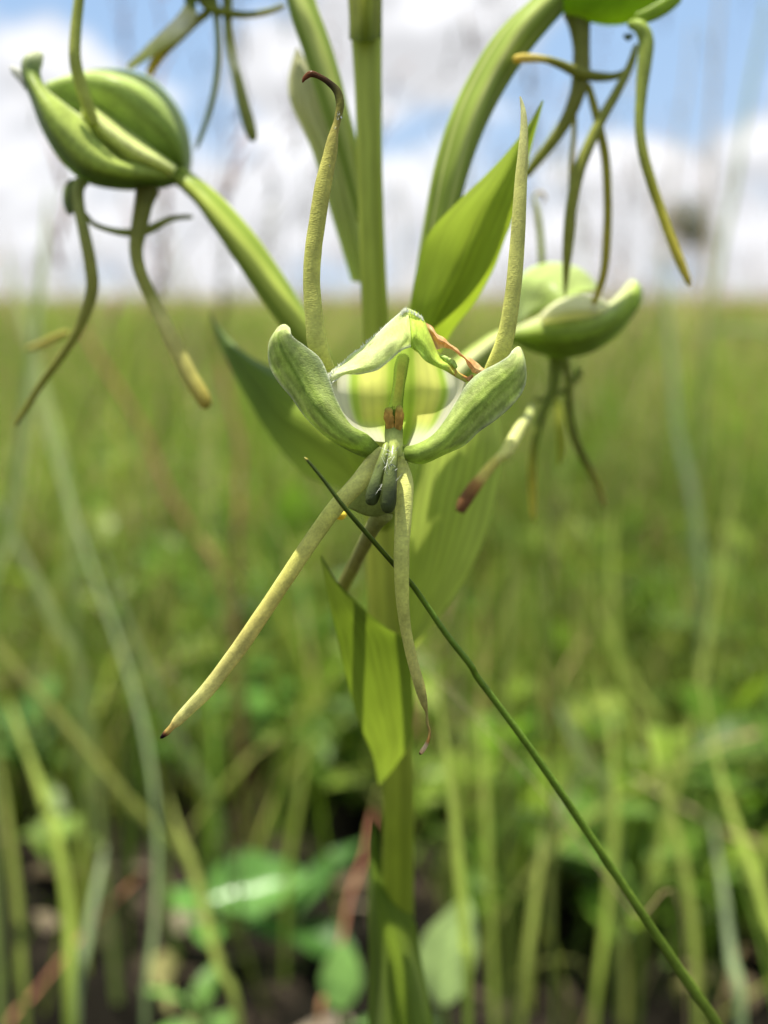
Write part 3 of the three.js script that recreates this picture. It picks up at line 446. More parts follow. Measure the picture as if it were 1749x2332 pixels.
// ---- the open flower in focus
{
  const f = flower('open flower in focus with torn brown hood edge and two spread sepals');
  const skin = (seed, base = '#93ab50', tip = '#bccd8c') => (u, v) => { const g = grad([[0, '#76923a'], [0.25, base], [0.7, base], [1, tip]])(v), d = Math.abs(2 * u - 1), along = step(0.1, 0.3, v) * (1 - step(0.72, 0.95, v)); const rim = Math.pow(d, 7), mid = Math.exp(-(((u - 0.5 - 0.03 * Math.sin(v * 7 + seed)) / 0.05) ** 2)), side = Math.exp(-(((d - 0.55) / 0.16) ** 2)); let c = mixc(g, col('#dfe6bc'), 0.85 * rim * step(0.12, 0.5, v)); c = mixc(c, col('#55751f'), 0.75 * mid * along); c = mixc(c, col('#6a8a2e'), 0.5 * along * Math.pow(Math.abs(Math.cos(u * 19 + noise(v * 6, seed) * 1.5)), 6)); c = mixc(c, col('#b9cc86'), 0.35 * side * along); return mul(c, 1 + 0.8 * (fbm(u * 8 + seed, v * 16, seed, 4) - 0.5) + (noise(u * 40, v * 90, seed) > 0.86 ? 0.22 : 0)); };
  f('sepal', sheet(rowsOf(F, [[[668, 955, 120.50], [700, 930, 119.81], [715, 915, 119.81], [745, 890, 120.14]], [[560, 905, 119.20], [595, 880, 118.02], [630, 855, 117.90], [680, 828, 118.55]], [[450, 835, 118.50], [485, 805, 117.22], [530, 770, 117.09], [590, 775, 117.94]], [[345, 735, 118.00], [385, 695, 116.68], [440, 665, 116.68], [522, 660, 117.60]], [[270, 630, 117.75], [315, 585, 116.64], [370, 555, 116.64], [477, 535, 117.60]], [[195, 540, 117.10], [245, 480, 116.20], [310, 450, 116.32], [425, 420, 117.24]], [[150, 450, 116.25], [195, 395, 115.54], [250, 370, 115.79], [345, 352, 116.58]], [[148, 345, 115.88], [178, 315, 115.34], [215, 300, 115.52], [285, 308, 115.90]], [[185, 270, 116.40], [205, 262, 115.90], [232, 262, 115.90], [268, 285, 115.74]], [[212, 242, 117.30], [222, 238, 117.00], [240, 238, 117.00], [262, 255, 116.68]]]), { nu: 30, nv: 80, thick: 0.0005, color: skin(2) }), M.petal);
  f('sepal', sheet(rowsOf(F, [[[885, 968, 120.25], [880, 945, 119.39], [876, 920, 119.39], [870, 895, 119.80]], [[975, 987, 119.15], [968, 950, 117.94], [958, 915, 117.81], [945, 880, 118.48]], [[1095, 937, 118.47], [1078, 900, 117.14], [1055, 870, 117.08], [1030, 833, 117.91]], [[1205, 885, 118.00], [1172, 825, 116.68], [1135, 785, 116.68], [1095, 755, 117.60]], [[1280, 815, 117.70], [1245, 745, 116.48], [1205, 700, 116.48], [1160, 650, 117.46]], [[1372, 750, 117.35], [1325, 665, 116.12], [1280, 620, 116.25], [1215, 560, 117.26]], [[1452, 680, 117.03], [1400, 595, 115.88], [1350, 550, 116.07], [1290, 492, 116.97]], [[1512, 605, 116.58], [1465, 535, 115.58], [1425, 495, 115.77], [1380, 445, 116.48]], [[1536, 525, 116.28], [1505, 465, 115.44], [1475, 440, 115.63], [1438, 408, 116.06]], [[1526, 425, 116.75], [1510, 400, 116.19], [1490, 388, 116.19], [1460, 378, 116.26]], [[1507, 362, 117.70], [1498, 355, 117.43], [1490, 355, 117.43], [1476, 366, 117.27]]]), { nu: 30, nv: 80, thick: 0.0005, color: skin(7) }), M.petal);
  // the hood: front rim, the torn side and the back wall
  const fuzz = (seed) => (u, v) => mul(mixc(mixc(col('#b9c487'), col('#a8bd4c'), step(0.55, 1, u) * 0.6 + 0.4 * step(0.6, 1, v)), col('#e6ead0'), 0.8 * Math.pow(Math.abs(2 * u - 1), 8) + 0.5 * step(0.25, 0, v)), 1 + 0.3 * (fbm(u * 12 + seed, v * 22, seed, 4) - 0.5));
  f('hood', sheet(rowsOf(F, [[[463, 512, 118.9], [466, 528, 118.6], [474, 545, 118.4], [486, 556, 118.6]], [[508, 470, 119.8], [515, 480, 119], [530, 496, 118.4], [548, 508, 118.5]], [[590, 402, 120.9], [598, 430, 119.7], [615, 468, 118.7], [640, 501, 118.5]], [[690, 316, 120.9], [700, 360, 119.7], [715, 430, 118.7], [732, 480, 118.5]], [[790, 232, 120.9], [800, 285, 119.7], [808, 360, 118.7], [800, 428, 118.5]], [[862, 172, 120.9], [874, 225, 119.7], [882, 310, 118.7], [862, 378, 118.5]], [[892, 148, 120.9], [905, 205, 119.7], [915, 290, 118.7], [914, 358, 118.5]]]), { nu: 26, nv: 60, thick: 0.00035, wave: 0.00035, color: fuzz(1) }), M.petal);
  f('hood', sheet(rowsOf(F, [[[893, 150, 121.2], [908, 205, 120.2], [915, 290, 119.4], [914, 358, 119.4]], [[945, 172, 121.2], [942, 230, 120.2], [940, 310, 119.4], [938, 368, 119.4]], [[985, 205, 121.2], [985, 270, 120.2], [985, 350, 119.4], [985, 425, 119.4]], [[1010, 270, 121.2], [1015, 320, 120.2], [1018, 390, 119.4], [1030, 452, 119.4]], [[1042, 362, 121.2], [1048, 390, 120.2], [1055, 430, 119.4], [1068, 470, 119.4]], [[1085, 408, 121.2], [1095, 425, 120.2], [1098, 455, 119.4], [1100, 485, 119.4]], [[1140, 440, 121.2], [1140, 462, 120.2], [1140, 485, 119.4], [1138, 508, 119.4]], [[1165, 490, 121.2], [1162, 500, 120.2], [1160, 508, 119.4], [1158, 520, 119.4]], [[1225, 528, 121.2], [1222, 534, 120.2], [1215, 540, 119.4], [1208, 548, 119.4]]]), { nu: 22, nv: 60, thick: 0.0003, wave: 0.0003, seed: 3, color: (u, v) => mul(mixc(mixc(col('#a9bf45'), col('#9cba48'), u), col('#a8712e'), clamp(step(0.62, 0.8, v) * 0.45 * (noise(v * 23, u * 5) > 0.5 ? 1.6 : 0.5) + (u < 0.1 ? step(0.3, 0.5, v) : 0))), 0.85 + 0.4 * fbm(u * 10, v * 18, 4, 3)) }), M.petal);
  f('torn_edge', sheet(rowsOf(F, [[[988, 222, 121.4], [1012, 290, 121.2], [1046, 372, 121.6]], [[1040, 262, 121], [1052, 305, 119.8], [1078, 362, 120.8]], [[1092, 312, 120.6], [1100, 332, 119.4], [1108, 354, 120.2]], [[1150, 352, 120], [1156, 366, 119], [1164, 384, 119.6]], [[1198, 394, 119.6], [1200, 407, 118.8], [1198, 424, 119.4]], [[1250, 432, 119.4], [1246, 455, 118.6], [1240, 482, 119.2]], [[1322, 482, 119.2], [1296, 490, 118.6], [1262, 502, 119]]]), { nu: 12, nv: 60, wave: 0.0004, seed: 8, color: (u, v) => mul(mixc(col('#b5763a'), col('#dcae7c'), fbm(u * 5, v * 20, 2, 3)), 0.8 + 0.4 * noise(v * 40, u * 8)) }), M.petal, 'dry orange brown torn edge of the hood');
  f('torn_edge', tube([[1040, 366, 121, 12], [1062, 405, 120.6, 16], [1085, 440, 120.4, 14], [1120, 478, 120.4, 20], [1150, 498, 120.2, 22], [1185, 520, 120, 18], [1222, 532, 119.6, 26], [1250, 505, 119.2, 14]].map(F), { seg: 60, nr: 8, rough: 1.1, flat: 0.7, color: (t, a) => mul(mixc(col('#9a6a34'), col('#cfa570'), noise(t * 18, a)), 1) }), M.petal);
  f('torn_edge', tube([[1072, 402, 120, 14], [1105, 418, 119.6, 24], [1140, 440, 119.6, 28], [1160, 472, 119.8, 18]].map(F), { seg: 40, nr: 12, rough: 0.9, color: (t, a) => mul(col('#a4c26a'), 0.8 + 0.4 * noise(t * 14, a * 2)) }), M.petal);
  f('petal', sheet(rowsOf(F, [[[483, 540, 120.6], [560, 480, 123], [650, 450, 125.5], [760, 400, 127], [870, 340, 127.5], [950, 385, 127], [1030, 430, 125.5], [1110, 480, 123.5], [1215, 548, 121]], [[498, 620, 120.8], [560, 600, 124], [650, 580, 127], [760, 570, 128.5], [865, 560, 129], [960, 570, 128.6], [1060, 590, 127], [1130, 610, 124.5], [1182, 630, 121]], [[530, 710, 121], [580, 700, 124], [660, 695, 127], [760, 690, 128.5], [862, 690, 129], [950, 695, 128.5], [1030, 710, 127], [1085, 725, 124.5], [1125, 735, 121]], [[585, 785, 121], [620, 785, 123.5], [680, 785, 126], [765, 790, 127], [858, 790, 127.5], [925, 795, 127], [985, 805, 125.5], [1025, 815, 124], [1060, 830, 121]], [[680, 855, 121], [695, 860, 122], [730, 865, 123], [785, 870, 124], [850, 875, 124], [890, 885, 124], [915, 890, 123], [935, 895, 122.5], [955, 900, 121]]]), { nu: 48, nv: 48, color: (u, v) => { const d = Math.abs(u - 0.5) * 2, lime = step(0.13, 0.22, d) * (1 - step(0.52, 0.62, d)) * (1 - step(0.55, 0.8, v)), white = step(0.6, 0.76, d) + step(0.6, 0.9, v) * step(0.2, 0.35, d), dark = Math.exp(-(((d - 0.60) / 0.07) ** 2)) * (1 - step(0.5, 0.8, v)) + Math.exp(-(((d - 0.14) / 0.08) ** 2)); const vein = Math.pow(Math.abs(Math.cos(u * Math.PI * 16)), 8); let c = mixc(col('#a4c24a'), mul(col('#c6da62'), 0.92 + 0.16 * fbm(u * 9, v * 7, 2, 3)), lime); c = mixc(c, [0.88, 0.87, 0.62], clamp(white)); c = mixc(c, col('#7ea22c'), clamp(dark) * 0.7); return mul(c, 1 - 0.07 * vein); } }), M.tissue, 'lime and white inner wall of the hood');
  f('column', tube([[880, 392, 128, 60], [862, 460, 126.5, 76], [850, 560, 124.5, 66], [838, 650, 123, 72], [826, 740, 121.6, 90], [822, 830, 120, 100], [822, 900, 119.6, 96], [818, 960, 119.6, 80]].map(F), { seg: 50, nr: 18, flat: 0.6, rough: 0.12, color: (t, a) => mul(mixc(mixc(col('#44601a'), col('#54561c'), Math.exp(-(((t - 0.3) / 0.2) ** 2)) * (Math.cos(a) ** 2 < 0.3 ? 0.8 : 0.1)), col('#b4bf6c'), step(0.6, 0.85, t)), 0.9 + 0.2 * noise(a * 3, t * 9)) }), M.matte);
  for (const pts of [[[800, 682, 120.6, 30], [794, 715, 120, 50], [797, 755, 119.8, 54], [806, 800, 120, 44], [812, 830, 120.2, 30]], [[852, 668, 120.6, 26], [852, 710, 120, 42], [850, 755, 119.8, 46], [842, 800, 120, 40], [838, 832, 120.2, 26]]]) f('anther', tube(pts.map(F), { seg: 24, nr: 12, flat: 0.55, rough: 0.7, seed: pts[0][0], color: (t, a) => mul(mixc(mixc(col('#8f8a3c'), col('#a9843a'), step(0.05, 0.3, t)), col('#77702e'), step(0.6, 1, t)), 0.65 + 0.7 * noise(a * 2, t * 9)) }), M.matte, 'orange brown anther');
  for (const [pts, s] of [[[[785, 870, 119, 34], [765, 950, 118, 46], [735, 1060, 117.4, 66], [712, 1140, 117.2, 78], [700, 1188, 117.2, 70], [697, 1204, 117.3, 40]], 1], [[[822, 870, 119, 40], [815, 960, 117.6, 56], [802, 1060, 117, 76], [795, 1150, 116.8, 88], [790, 1220, 116.8, 80], [788, 1242, 117, 44]], 2]]) f('stigma_arm', tube(pts.map(F), { seg: 36, nr: 16, rough: 0.12, seed: s, color: (t, a) => mul(grad([[0, '#75843f'], [0.3, '#4c5a2c'], [0.6, '#2e3a18'], [1, '#38441f']])(t), (0.9 + 0.25 * noise(a * 2, t * 7)) * (noise(a * 3 + s, t * 26) > 0.93 ? 0.3 : 1)) }), M.flesh, 'dark green club shaped stigma arm');
  // the lip: plate and three strands
  f('lip', sheet(rowsOf(F, [[[735, 895, 122], [800, 900, 120.6], [875, 925, 122]], [[690, 985, 122], [790, 1000, 121], [885, 1000, 122]], [[640, 1080, 122], [770, 1100, 121.2], [900, 1090, 122]], [[590, 1170, 122.2], [740, 1190, 121.6], [880, 1180, 122.2]], [[575, 1225, 122.6], [700, 1270, 122.4], [850, 1250, 122.8]]]), { nu: 18, nv: 30, thick: 0.0011, color: (u, v) => mul(mixc(col('#a9b56a'), col('#8d9c50'), v), 0.9 + 0.2 * noise(u * 6, v * 6)) }), M.petal);
  const strand = grad([[0, '#c2cc78'], [0.25, '#b6b858'], [0.45, '#b4ac5c'], [0.7, '#c2c076'], [0.9, '#b3984c'], [0.93, '#6a4428'], [0.955, '#24140e'], [1, '#1c100c']]);
  f('lip_strand', tube([[1135, 40, 121, 50], [1075, 120, 120, 86], [1000, 215, 119, 86], [895, 330, 118.4, 78], [770, 505, 118, 75], [650, 685, 117.8, 74], [520, 880, 117.8, 76], [400, 1050, 118, 74], [295, 1185, 118.2, 70], [205, 1278, 118.4, 58], [150, 1335, 118.6, 48], [128, 1358, 118.6, 30], [100, 1388, 118.6, 28], [72, 1415, 118.6, 10]].map(B), { seg: 110, nr: 18, flat: 0.6, rough: 0.14, color: mottled(strand, 0.42, 26) }), M.lobe, 'long straight lip strand with dark brown withered tip');
  const strand2 = grad([[0, '#c0ca74'], [0.3, '#b2b656'], [0.5, '#aaa656'], [0.62, '#8c8242'], [0.75, '#8a7e40'], [0.85, '#946c32'], [0.88, '#c8b08a'], [0.95, '#c2a070'], [0.97, '#3a241a'], [1, '#1e120c']]);
  f('lip_strand', tube([[1195, 70, 121, 50], [1225, 200, 120, 84], [1222, 320, 119.2, 82], [1214, 470, 118.6, 74], [1212, 610, 118.4, 72], [1216, 760, 118.4, 62], [1232, 900, 118.6, 52], [1262, 1040, 118.6, 50], [1298, 1170, 118.6, 50], [1318, 1245, 118.6, 34], [1330, 1290, 118.6, 13], [1334, 1340, 118.6, 13], [1345, 1390, 118.6, 12], [1330, 1440, 118.6, 18], [1308, 1476, 118.6, 20], [1296, 1490, 118.6, 6]].map(B), { seg: 120, nr: 16, flat: 0.75, rough: 0.16, seed: 5, color: mottled(strand2, 0.35, 26) }), M.lobe, 'lip strand with shrivelled thread at its end');
  f('lip_strand', tube([[1140, 330, 122, 110], [1085, 400, 126, 76], [1035, 500, 135, 66], [980, 610, 143, 62], [935, 700, 148, 60], [915, 790, 153, 54], [920, 880, 158, 44]].map(B), { seg: 50, nr: 14, flat: 0.8, rough: 0.1, color: mottled(grad([[0, '#96a058'], [0.3, '#7d7e44'], [0.8, '#8d8a40'], [1, '#8d8a40']]), 0.2) }), M.lobe, 'middle lip strand bending back behind the bract');
  f('spur_tip', tube([[905, 350, 128, 40], [925, 362, 128, 40], [945, 350, 129, 30]].map(B), { seg: 16, nr: 10, color: () => col('#d2b53a') }), M.lobe);
  // side petals that stand up like horns
  const horn = grad([[0, '#bec668'], [0.3, '#acac56'], [0.55, '#989048'], [0.68, '#6d6c2c'], [0.73, '#4a481e'], [0.78, '#2e2412'], [0.88, '#54341a'], [1, '#6e3a1e']]);
  f('petal', tube([[420, 2420, 122, 90], [395, 2330, 121, 112], [345, 2200, 119.6, 126], [318, 1990, 119, 112], [302, 1780, 118.8, 108], [312, 1580, 118.6, 106], [340, 1380, 118.6, 106], [372, 1180, 118.6, 106], [410, 1010, 118.6, 92], [432, 900, 118.6, 74], [446, 830, 118.6, 54], [462, 770, 118.6, 44], [474, 715, 118.6, 48], [482, 650, 118.6, 52], [464, 575, 118.6, 50], [412, 520, 118.6, 40], [350, 482, 118.6, 36], [300, 466, 118.6, 42], [262, 490, 118.6, 30], [244, 522, 118.6, 8]].map(C), { seg: 150, nr: 16, flat: 0.7, rough: 0.2, seed: 9, color: mottled(horn, 0.3, 30) }), M.lobe, 'upright side petal with curled brown withered end');
  f('petal', tube([[120, 2120, 122, 80], [160, 2040, 121, 104], [205, 1930, 120, 100], [248, 1790, 119.4, 92], [278, 1600, 119, 86], [298, 1400, 118.8, 84], [312, 1180, 118.6, 76], [325, 960, 118.6, 66], [336, 800, 118.6, 54], [340, 680, 118.6, 40], [336, 600, 118.6, 28], [324, 540, 118.6, 14], [318, 520, 118.6, 6]].map(D), { seg: 110, nr: 16, flat: 0.7, rough: 0.14, seed: 11, color: mottled(grad([[0, '#c0c664'], [0.3, '#b2b45c'], [0.6, '#b4b468'], [0.85, '#c6c68a'], [0.96, '#c4c296'], [1, '#7c5c38']]), 0.25, 30) }), M.lobe, 'straight upright side petal with pale tip');
  f('droplet', mergeGeometries([[473, 712, 20], [468, 742, 18], [450, 800, 16], [492, 735, 14], [417, 1040, 10]].map(([x, y, r]) => { const q = C([x, y, 117.9, r]), s = new THREE.SphereGeometry(q[3] / 2 * PX(0.118), 12, 9); s.scale(0.8, 1.3, 0.8); const p = P(q[0], q[1], q[2] / 1000); s.translate(p.x, p.y, p.z); return s; })), phys({ color: 0xffffff, roughness: 0.03, transmission: 1, thickness: 0.001, ior: 1.33 }), 'wet droplets on the withered petal');
  // ovary that carries the flower, bent back to the stem
  f('ovary', tube([[900, 1040, 123, 60], [895, 1070, 132, 62], [885, 1120, 145, 62], [872, 1200, 158, 50]], { seg: 30, nr: 16, ribs: 6, ribDepth: 0.06, color: mottled(grad([[0, '#93a84a'], [1, '#8fa03c']]), 0.1) }), M.stem);
  // fine hairs: down on the hood's rim and threads on the stigma arms
  const R = rng(8), gs = [];
  const hair = (a, d, L, r) => { const g = new THREE.ConeGeometry(r, L, 5, 1); g.translate(0, L / 2, 0); g.applyQuaternion(new THREE.Quaternion().setFromUnitVectors(new THREE.Vector3(0, 1, 0), d.normalize())); g.translate(a.x, a.y, a.z); gs.push(g); };
  const rim = [[463, 512, 118], [508, 470, 119.2], [590, 402, 120.6], [690, 316, 121.2], [790, 232, 121.2], [862, 172, 120.8], [892, 148, 120.6], [945, 172, 121], [985, 205, 121.2]].map((p) => F([...p, 0]));
  for (let k = 0; k < 420; k++) { const q = cat(rim, R()), p = P(q[0] + (R() - 0.5) * 3, q[1] + 2 + R() * 7, (q[2] - 0.4 * R()) / 1000); hair(p, new THREE.Vector3(R() - 0.7, 0.7 + R(), R() * 1.2 - 0.2), 0.0002 + 0.0003 * R(), 0.00005); }
  const low = [[486, 556, 118.6], [548, 508, 119], [640, 501, 119.4], [732, 480, 119.8], [800, 428, 120], [862, 378, 120]].map((p) => F([...p, 0]));
  for (let k = 0; k < 160; k++) { const q = cat(low, R()), p = P(q[0] + (R() - 0.5) * 3, q[1] - 2, (q[2] - 0.4) / 1000); hair(p, new THREE.Vector3(R() - 0.5, -0.4 - R(), R()), 0.0001 + 0.00018 * R(), 0.00003); }
  const fz = mergeGeometries(gs); const dn = part(orchid.children[orchid.children.length - 1], 'down', fz, M.hair, foot); dn.userData.kind = 'stuff'; gs.length = 0;
  for (let k = 0; k < 30; k++) { const t = R(), x = lerp(770, 845, R()) - (t > 0.5 ? 40 * (t - 0.5) : 0), y = lerp(900, 1130, t), a = F([x, y, 116.6, 0]), p = P(a[0], a[1], 0.1166); hair(p, new THREE.Vector3(R() - 0.5, (R() - 0.5) * 1.6, 0.5 * (R() - 0.3)), 0.0005 + 0.0011 * R(), 0.000028); }
  const th = part(orchid.children[orchid.children.length - 1], 'threads', mergeGeometries(gs), M.hair, foot); th.userData.kind = 'stuff';
}

const rib2 = (g, hi = 1.35, lo = 0.65, ph = 0) => (t, a, s) => mul(g(t), lerp(lo, hi, 0.5 + 0.5 * Math.cos(a * 3 + ph)) * (0.95 + 0.1 * noise(t * 12, a)));
const sk = (a, b, n = 6, seed = 0, edge = 0.4) => veins(grad([[0, a], [1, b]]), n, 0.12, edge, seed);
// ---- flower at the left, seen from its side
{
  const f = flower('side view of flower with upcurved pale sepal tip and hanging yellow-tipped strands');
  f('hood', sheet(rowsOf(A, [[[905, 880, 168], [925, 870, 163], [945, 872, 166], [958, 880, 172]], [[760, 850, 162], [860, 700, 158], [930, 720, 163], [965, 770, 174]], [[620, 770, 160], [730, 560, 155], [850, 560, 160], [935, 620, 175]], [[470, 640, 159], [590, 450, 154], [730, 450, 158], [855, 485, 175]], [[330, 560, 159], [450, 400, 155], [590, 390, 158], [735, 385, 174]], [[245, 505, 160], [320, 405, 157], [430, 375, 160], [540, 345, 172]], [[195, 470, 162], [225, 425, 160], [270, 410, 162], [330, 382, 168]]]), { nu: 24, nv: 40, thick: 0.0006, color: sk('#7d9c46', '#adc46c', 7, 21) }), M.petal);
  f('sepal', sheet(rowsOf(A, [[[890, 930, 164], [880, 890, 160], [880, 860, 160], [900, 830, 164]], [[770, 955, 163], [760, 890, 155], [750, 840, 155], [770, 795, 162]], [[600, 955, 161], [590, 880, 152], [600, 820, 152], [650, 815, 159]], [[440, 920, 159], [430, 830, 150], [470, 740, 150], [540, 725, 157]], [[310, 815, 157], [320, 720, 149], [370, 640, 149], [440, 610, 155]], [[215, 660, 156], [235, 590, 149], [280, 535, 149], [340, 535, 154]], [[155, 500, 155], [175, 460, 150], [200, 445, 150], [240, 455, 153]], [[118, 400, 154], [135, 380, 151], [165, 365, 151], [205, 375, 152]], [[110, 320, 153], [130, 300, 151], [165, 300, 151], [215, 320, 152]], [[130, 280, 153], [160, 262, 152], [190, 258, 152], [222, 272, 152]]]), { nu: 24, nv: 60, thick: 0.0007, color: (u, v) => mixc(mixc(mixc(sk('#66883a', '#6e8e44', 6, 22, 0.2)(u, v), col('#a4b858'), 0.8 * step(0.22, 0.4, u) * (1 - step(0.6, 0.85, v))), col('#dce0b8'), 0.8 * step(0.86, 1, u)), col('#c3d0ae'), step(0.75, 1, v) * 0.7) }), M.petal);
  f('sepal', sheet(rowsOf(A, [[[130, 460, 152], [110, 420, 153], [90, 400, 153]], [[115, 400, 152], [85, 380, 153], [60, 370, 153]], [[105, 350, 152], [75, 335, 153], [48, 330, 153]]]), { nu: 8, nv: 14, thick: 0.0005, color: () => col('#cdd8bc') }), M.petal, 'pale outward curled sepal edge');
  f('petal', sheet(rowsOf(A, [[[895, 840, 160], [880, 860, 157], [860, 890, 158]], [[800, 770, 158], [760, 800, 153], [730, 850, 156]], [[650, 645, 158], [630, 720, 152], [620, 800, 156]], [[520, 545, 158], [500, 620, 152], [500, 700, 156]], [[430, 490, 158], [410, 550, 153], [410, 590, 156]]]), { nu: 14, nv: 30, thick: 0.0005, color: (u, v) => mixc(col('#a9bc62'), col('#c3cc98'), u) }), M.petal);
  f('petal', tube([[480, 640, 152, 50], [450, 560, 151, 62], [410, 440, 150, 64], [378, 300, 149, 60], [382, 150, 149, 56], [398, 0, 149, 52], [410, -120, 149, 46]].map(A), { color: mottled(grad([[0, '#a3ab52'], [1, '#84903e']]), 0.15) }), M.lobe, 'petal horn rising across the hood');
  f('lip', tube([[750, 930, 160, 130], [725, 1020, 159, 96], [700, 1150, 158, 84], [685, 1260, 157.5, 68], [705, 1370, 157, 66], [760, 1490, 157, 68], [820, 1610, 156, 78], [890, 1760, 156, 80], [960, 1900, 156, 84], [1020, 2000, 156, 78], [1045, 2060, 156, 50]].map(A), { seg: 80, flat: 0.8, color: mottled(grad([[0, '#5f6028'], [0.25, '#7c8038'], [0.5, '#8a8c40'], [0.6, '#b8b46a'], [0.8, '#a8a254'], [0.95, '#a09038'], [1, '#8c7c2c']]), 0.15) }), M.lobe, 'thick hanging strand with yellow end');
  f('lip_strand', tube([[430, 900, 157, 60], [395, 940, 156, 66], [395, 1020, 156, 62], [420, 1150, 156, 62], [455, 1330, 157, 68], [462, 1470, 158, 66], [405, 1640, 159, 54], [320, 1780, 160, 44], [210, 1930, 161, 40], [130, 2060, 161, 34], [75, 2150, 161, 20]].map(A), { seg: 80, flat: 0.7, color: mottled(grad([[0, '#8b9c58'], [0.4, '#8a8c42'], [1, '#7c7c30']]), 0.12) }), M.lobe, 'long curved hanging strand');
  f('anther', tube([[372, 900, 160, 30], [345, 960, 160, 50], [345, 1030, 160, 52], [360, 1085, 160, 30]].map(A), { seg: 20, color: () => col('#5c7040') }), M.lobe);
  f('lip_strand', tube([[425, 1070, 158, 22], [470, 1125, 158, 26], [560, 1160, 158, 32], [650, 1172, 158, 42], [740, 1160, 160, 46], [830, 1115, 162, 34], [900, 1095, 164, 28], [975, 1092, 166, 22]].map(A), { seg: 60, color: mottled(grad([[0, '#7c8a44'], [1, '#7a8030']]), 0.1) }), M.lobe, 'thin crosswise strand');
  f('spur_tip', tube([[345, 1672, 185, 28], [280, 1700, 188, 36], [210, 1735, 191, 36], [130, 1760, 194, 22]].map(A), { seg: 30, color: () => col('#9c9440') }), M.lobe, 'yellow tip of a strand turned away');
  f('ovary', tube([[880, 880, 163, 90], [940, 920, 161, 100], [1020, 990, 160, 112], [1100, 1080, 159, 135], [1220, 1230, 158, 152], [1340, 1400, 158, 156], [1450, 1560, 158, 150], [1560, 1720, 159, 135], [1640, 1850, 160, 115]].map(A), { seg: 70, nr: 30, ribs: 3, ribDepth: 0.13, twist: 1.2, color: (t, a) => mul(mixc(col('#7a963a'), col('#b6ca60'), 0.5 + 0.5 * Math.cos(3 * (a + 1.2 * t))), 0.92 + 0.1 * noise(t * 10, a * 2)) }), M.stem, 'ridged ovary twisting down to the stem');
}
// ---- flower above the frame, its hanging parts in view
{
  const f = flower('upper flower showing only hanging strands and a pale yellow strap');
  f('ovary', tube([[640, 1420, 158, 90], [600, 1250, 157, 110], [540, 980, 156, 140], [470, 740, 155, 160], [400, 500, 155, 175], [330, 280, 155, 175], [260, 90, 155, 170], [190, -120, 156, 160], [60, -330, 158, 130]].map(C), { seg: 60, nr: 30, ribs: 3, ribDepth: 0.14, twist: 0.8, color: (t, a) => mul(mixc(col('#76923a'), col('#b9c978'), 0.5 + 0.5 * Math.cos(3 * (a + 0.8 * t))), 0.95 + 0.1 * noise(t * 10, a)) }), M.stem, 'curved ridged ovary of the upper flower');
  f('lip_strand', tube([[965, 20, 166, 60], [940, 90, 166, 86], [870, 165, 166, 84], [790, 225, 167, 66], [700, 300, 168, 44], [640, 345, 168, 28]].map(A), { seg: 40, flat: 0.6, color: mottled(grad([[0, '#a8a858'], [0.3, '#ece4b0'], [1, '#dccb6a']]), 0.15) }), M.lobe, 'pale yellow strap');
  f('lip_strand', tube([[1060, 55, 168, 44], [990, 105, 168, 44], [900, 190, 168, 46], [820, 260, 169, 52], [770, 330, 170, 46], [750, 385, 170, 36]].map(A), { seg: 40, flat: 0.7, color: mottled(grad([[0, '#7f8438'], [1, '#c0a83e']]), 0.15) }), M.lobe);
  f('lip_strand', tube([[1040, -60, 168, 60], [1070, 10, 168, 56], [1090, 90, 168, 34], [1100, 250, 169, 32], [1090, 400, 170, 32], [1055, 560, 171, 30], [985, 760, 172, 24]].map(A), { seg: 50, color: mottled(grad([[0, '#75812e'], [1, '#8a9850']]), 0.1) }), M.lobe, 'slender curved strand');
  f('lip_strand', tube([[1140, -80, 168, 56], [1145, 30, 168, 50], [1148, 140, 168, 40], [1165, 270, 168, 52], [1195, 390, 168, 54], [1225, 520, 168, 62], [1258, 640, 168, 62], [1280, 715, 168, 40]].map(A), { seg: 50, color: mottled(grad([[0, '#6e7c2e'], [0.35, '#8a8f40'], [0.5, '#d3cfa6'], [0.58, '#8a9050'], [1, '#6f7a32']]), 0.1) }), M.lobe, 'strand with thicker dark end');
  f('lip_strand', tube([[960, -60, 167, 50], [1000, -20, 167, 46], [1060, 40, 167, 50], [1160, 68, 167, 40], [1260, 74, 167, 34], [1350, 58, 167, 32], [1440, 25, 167, 24]].map(A), { seg: 50, color: mottled(grad([[0, '#6f7c2c'], [1, '#7d7c2e']]), 0.1) }), M.lobe, 'crosswise strand');
  f('lip', tube([[985, -140, 166, 150], [975, -60, 166, 130], [960, 10, 166, 60], [975, 60, 166, 40]].map(A), { seg: 24, color: () => col('#5f742a') }), M.lobe);
  f('hood', tube([[260, -800, 164, 120], [560, -620, 164, 420], [860, -430, 164, 520], [1090, -240, 165, 360], [1180, -120, 166, 160]].map(A), { seg: 40, nr: 24, color: (t, a) => mul(col('#88a83c'), 0.8 + 0.3 * Math.cos(a * 2)) }), M.petal);
}
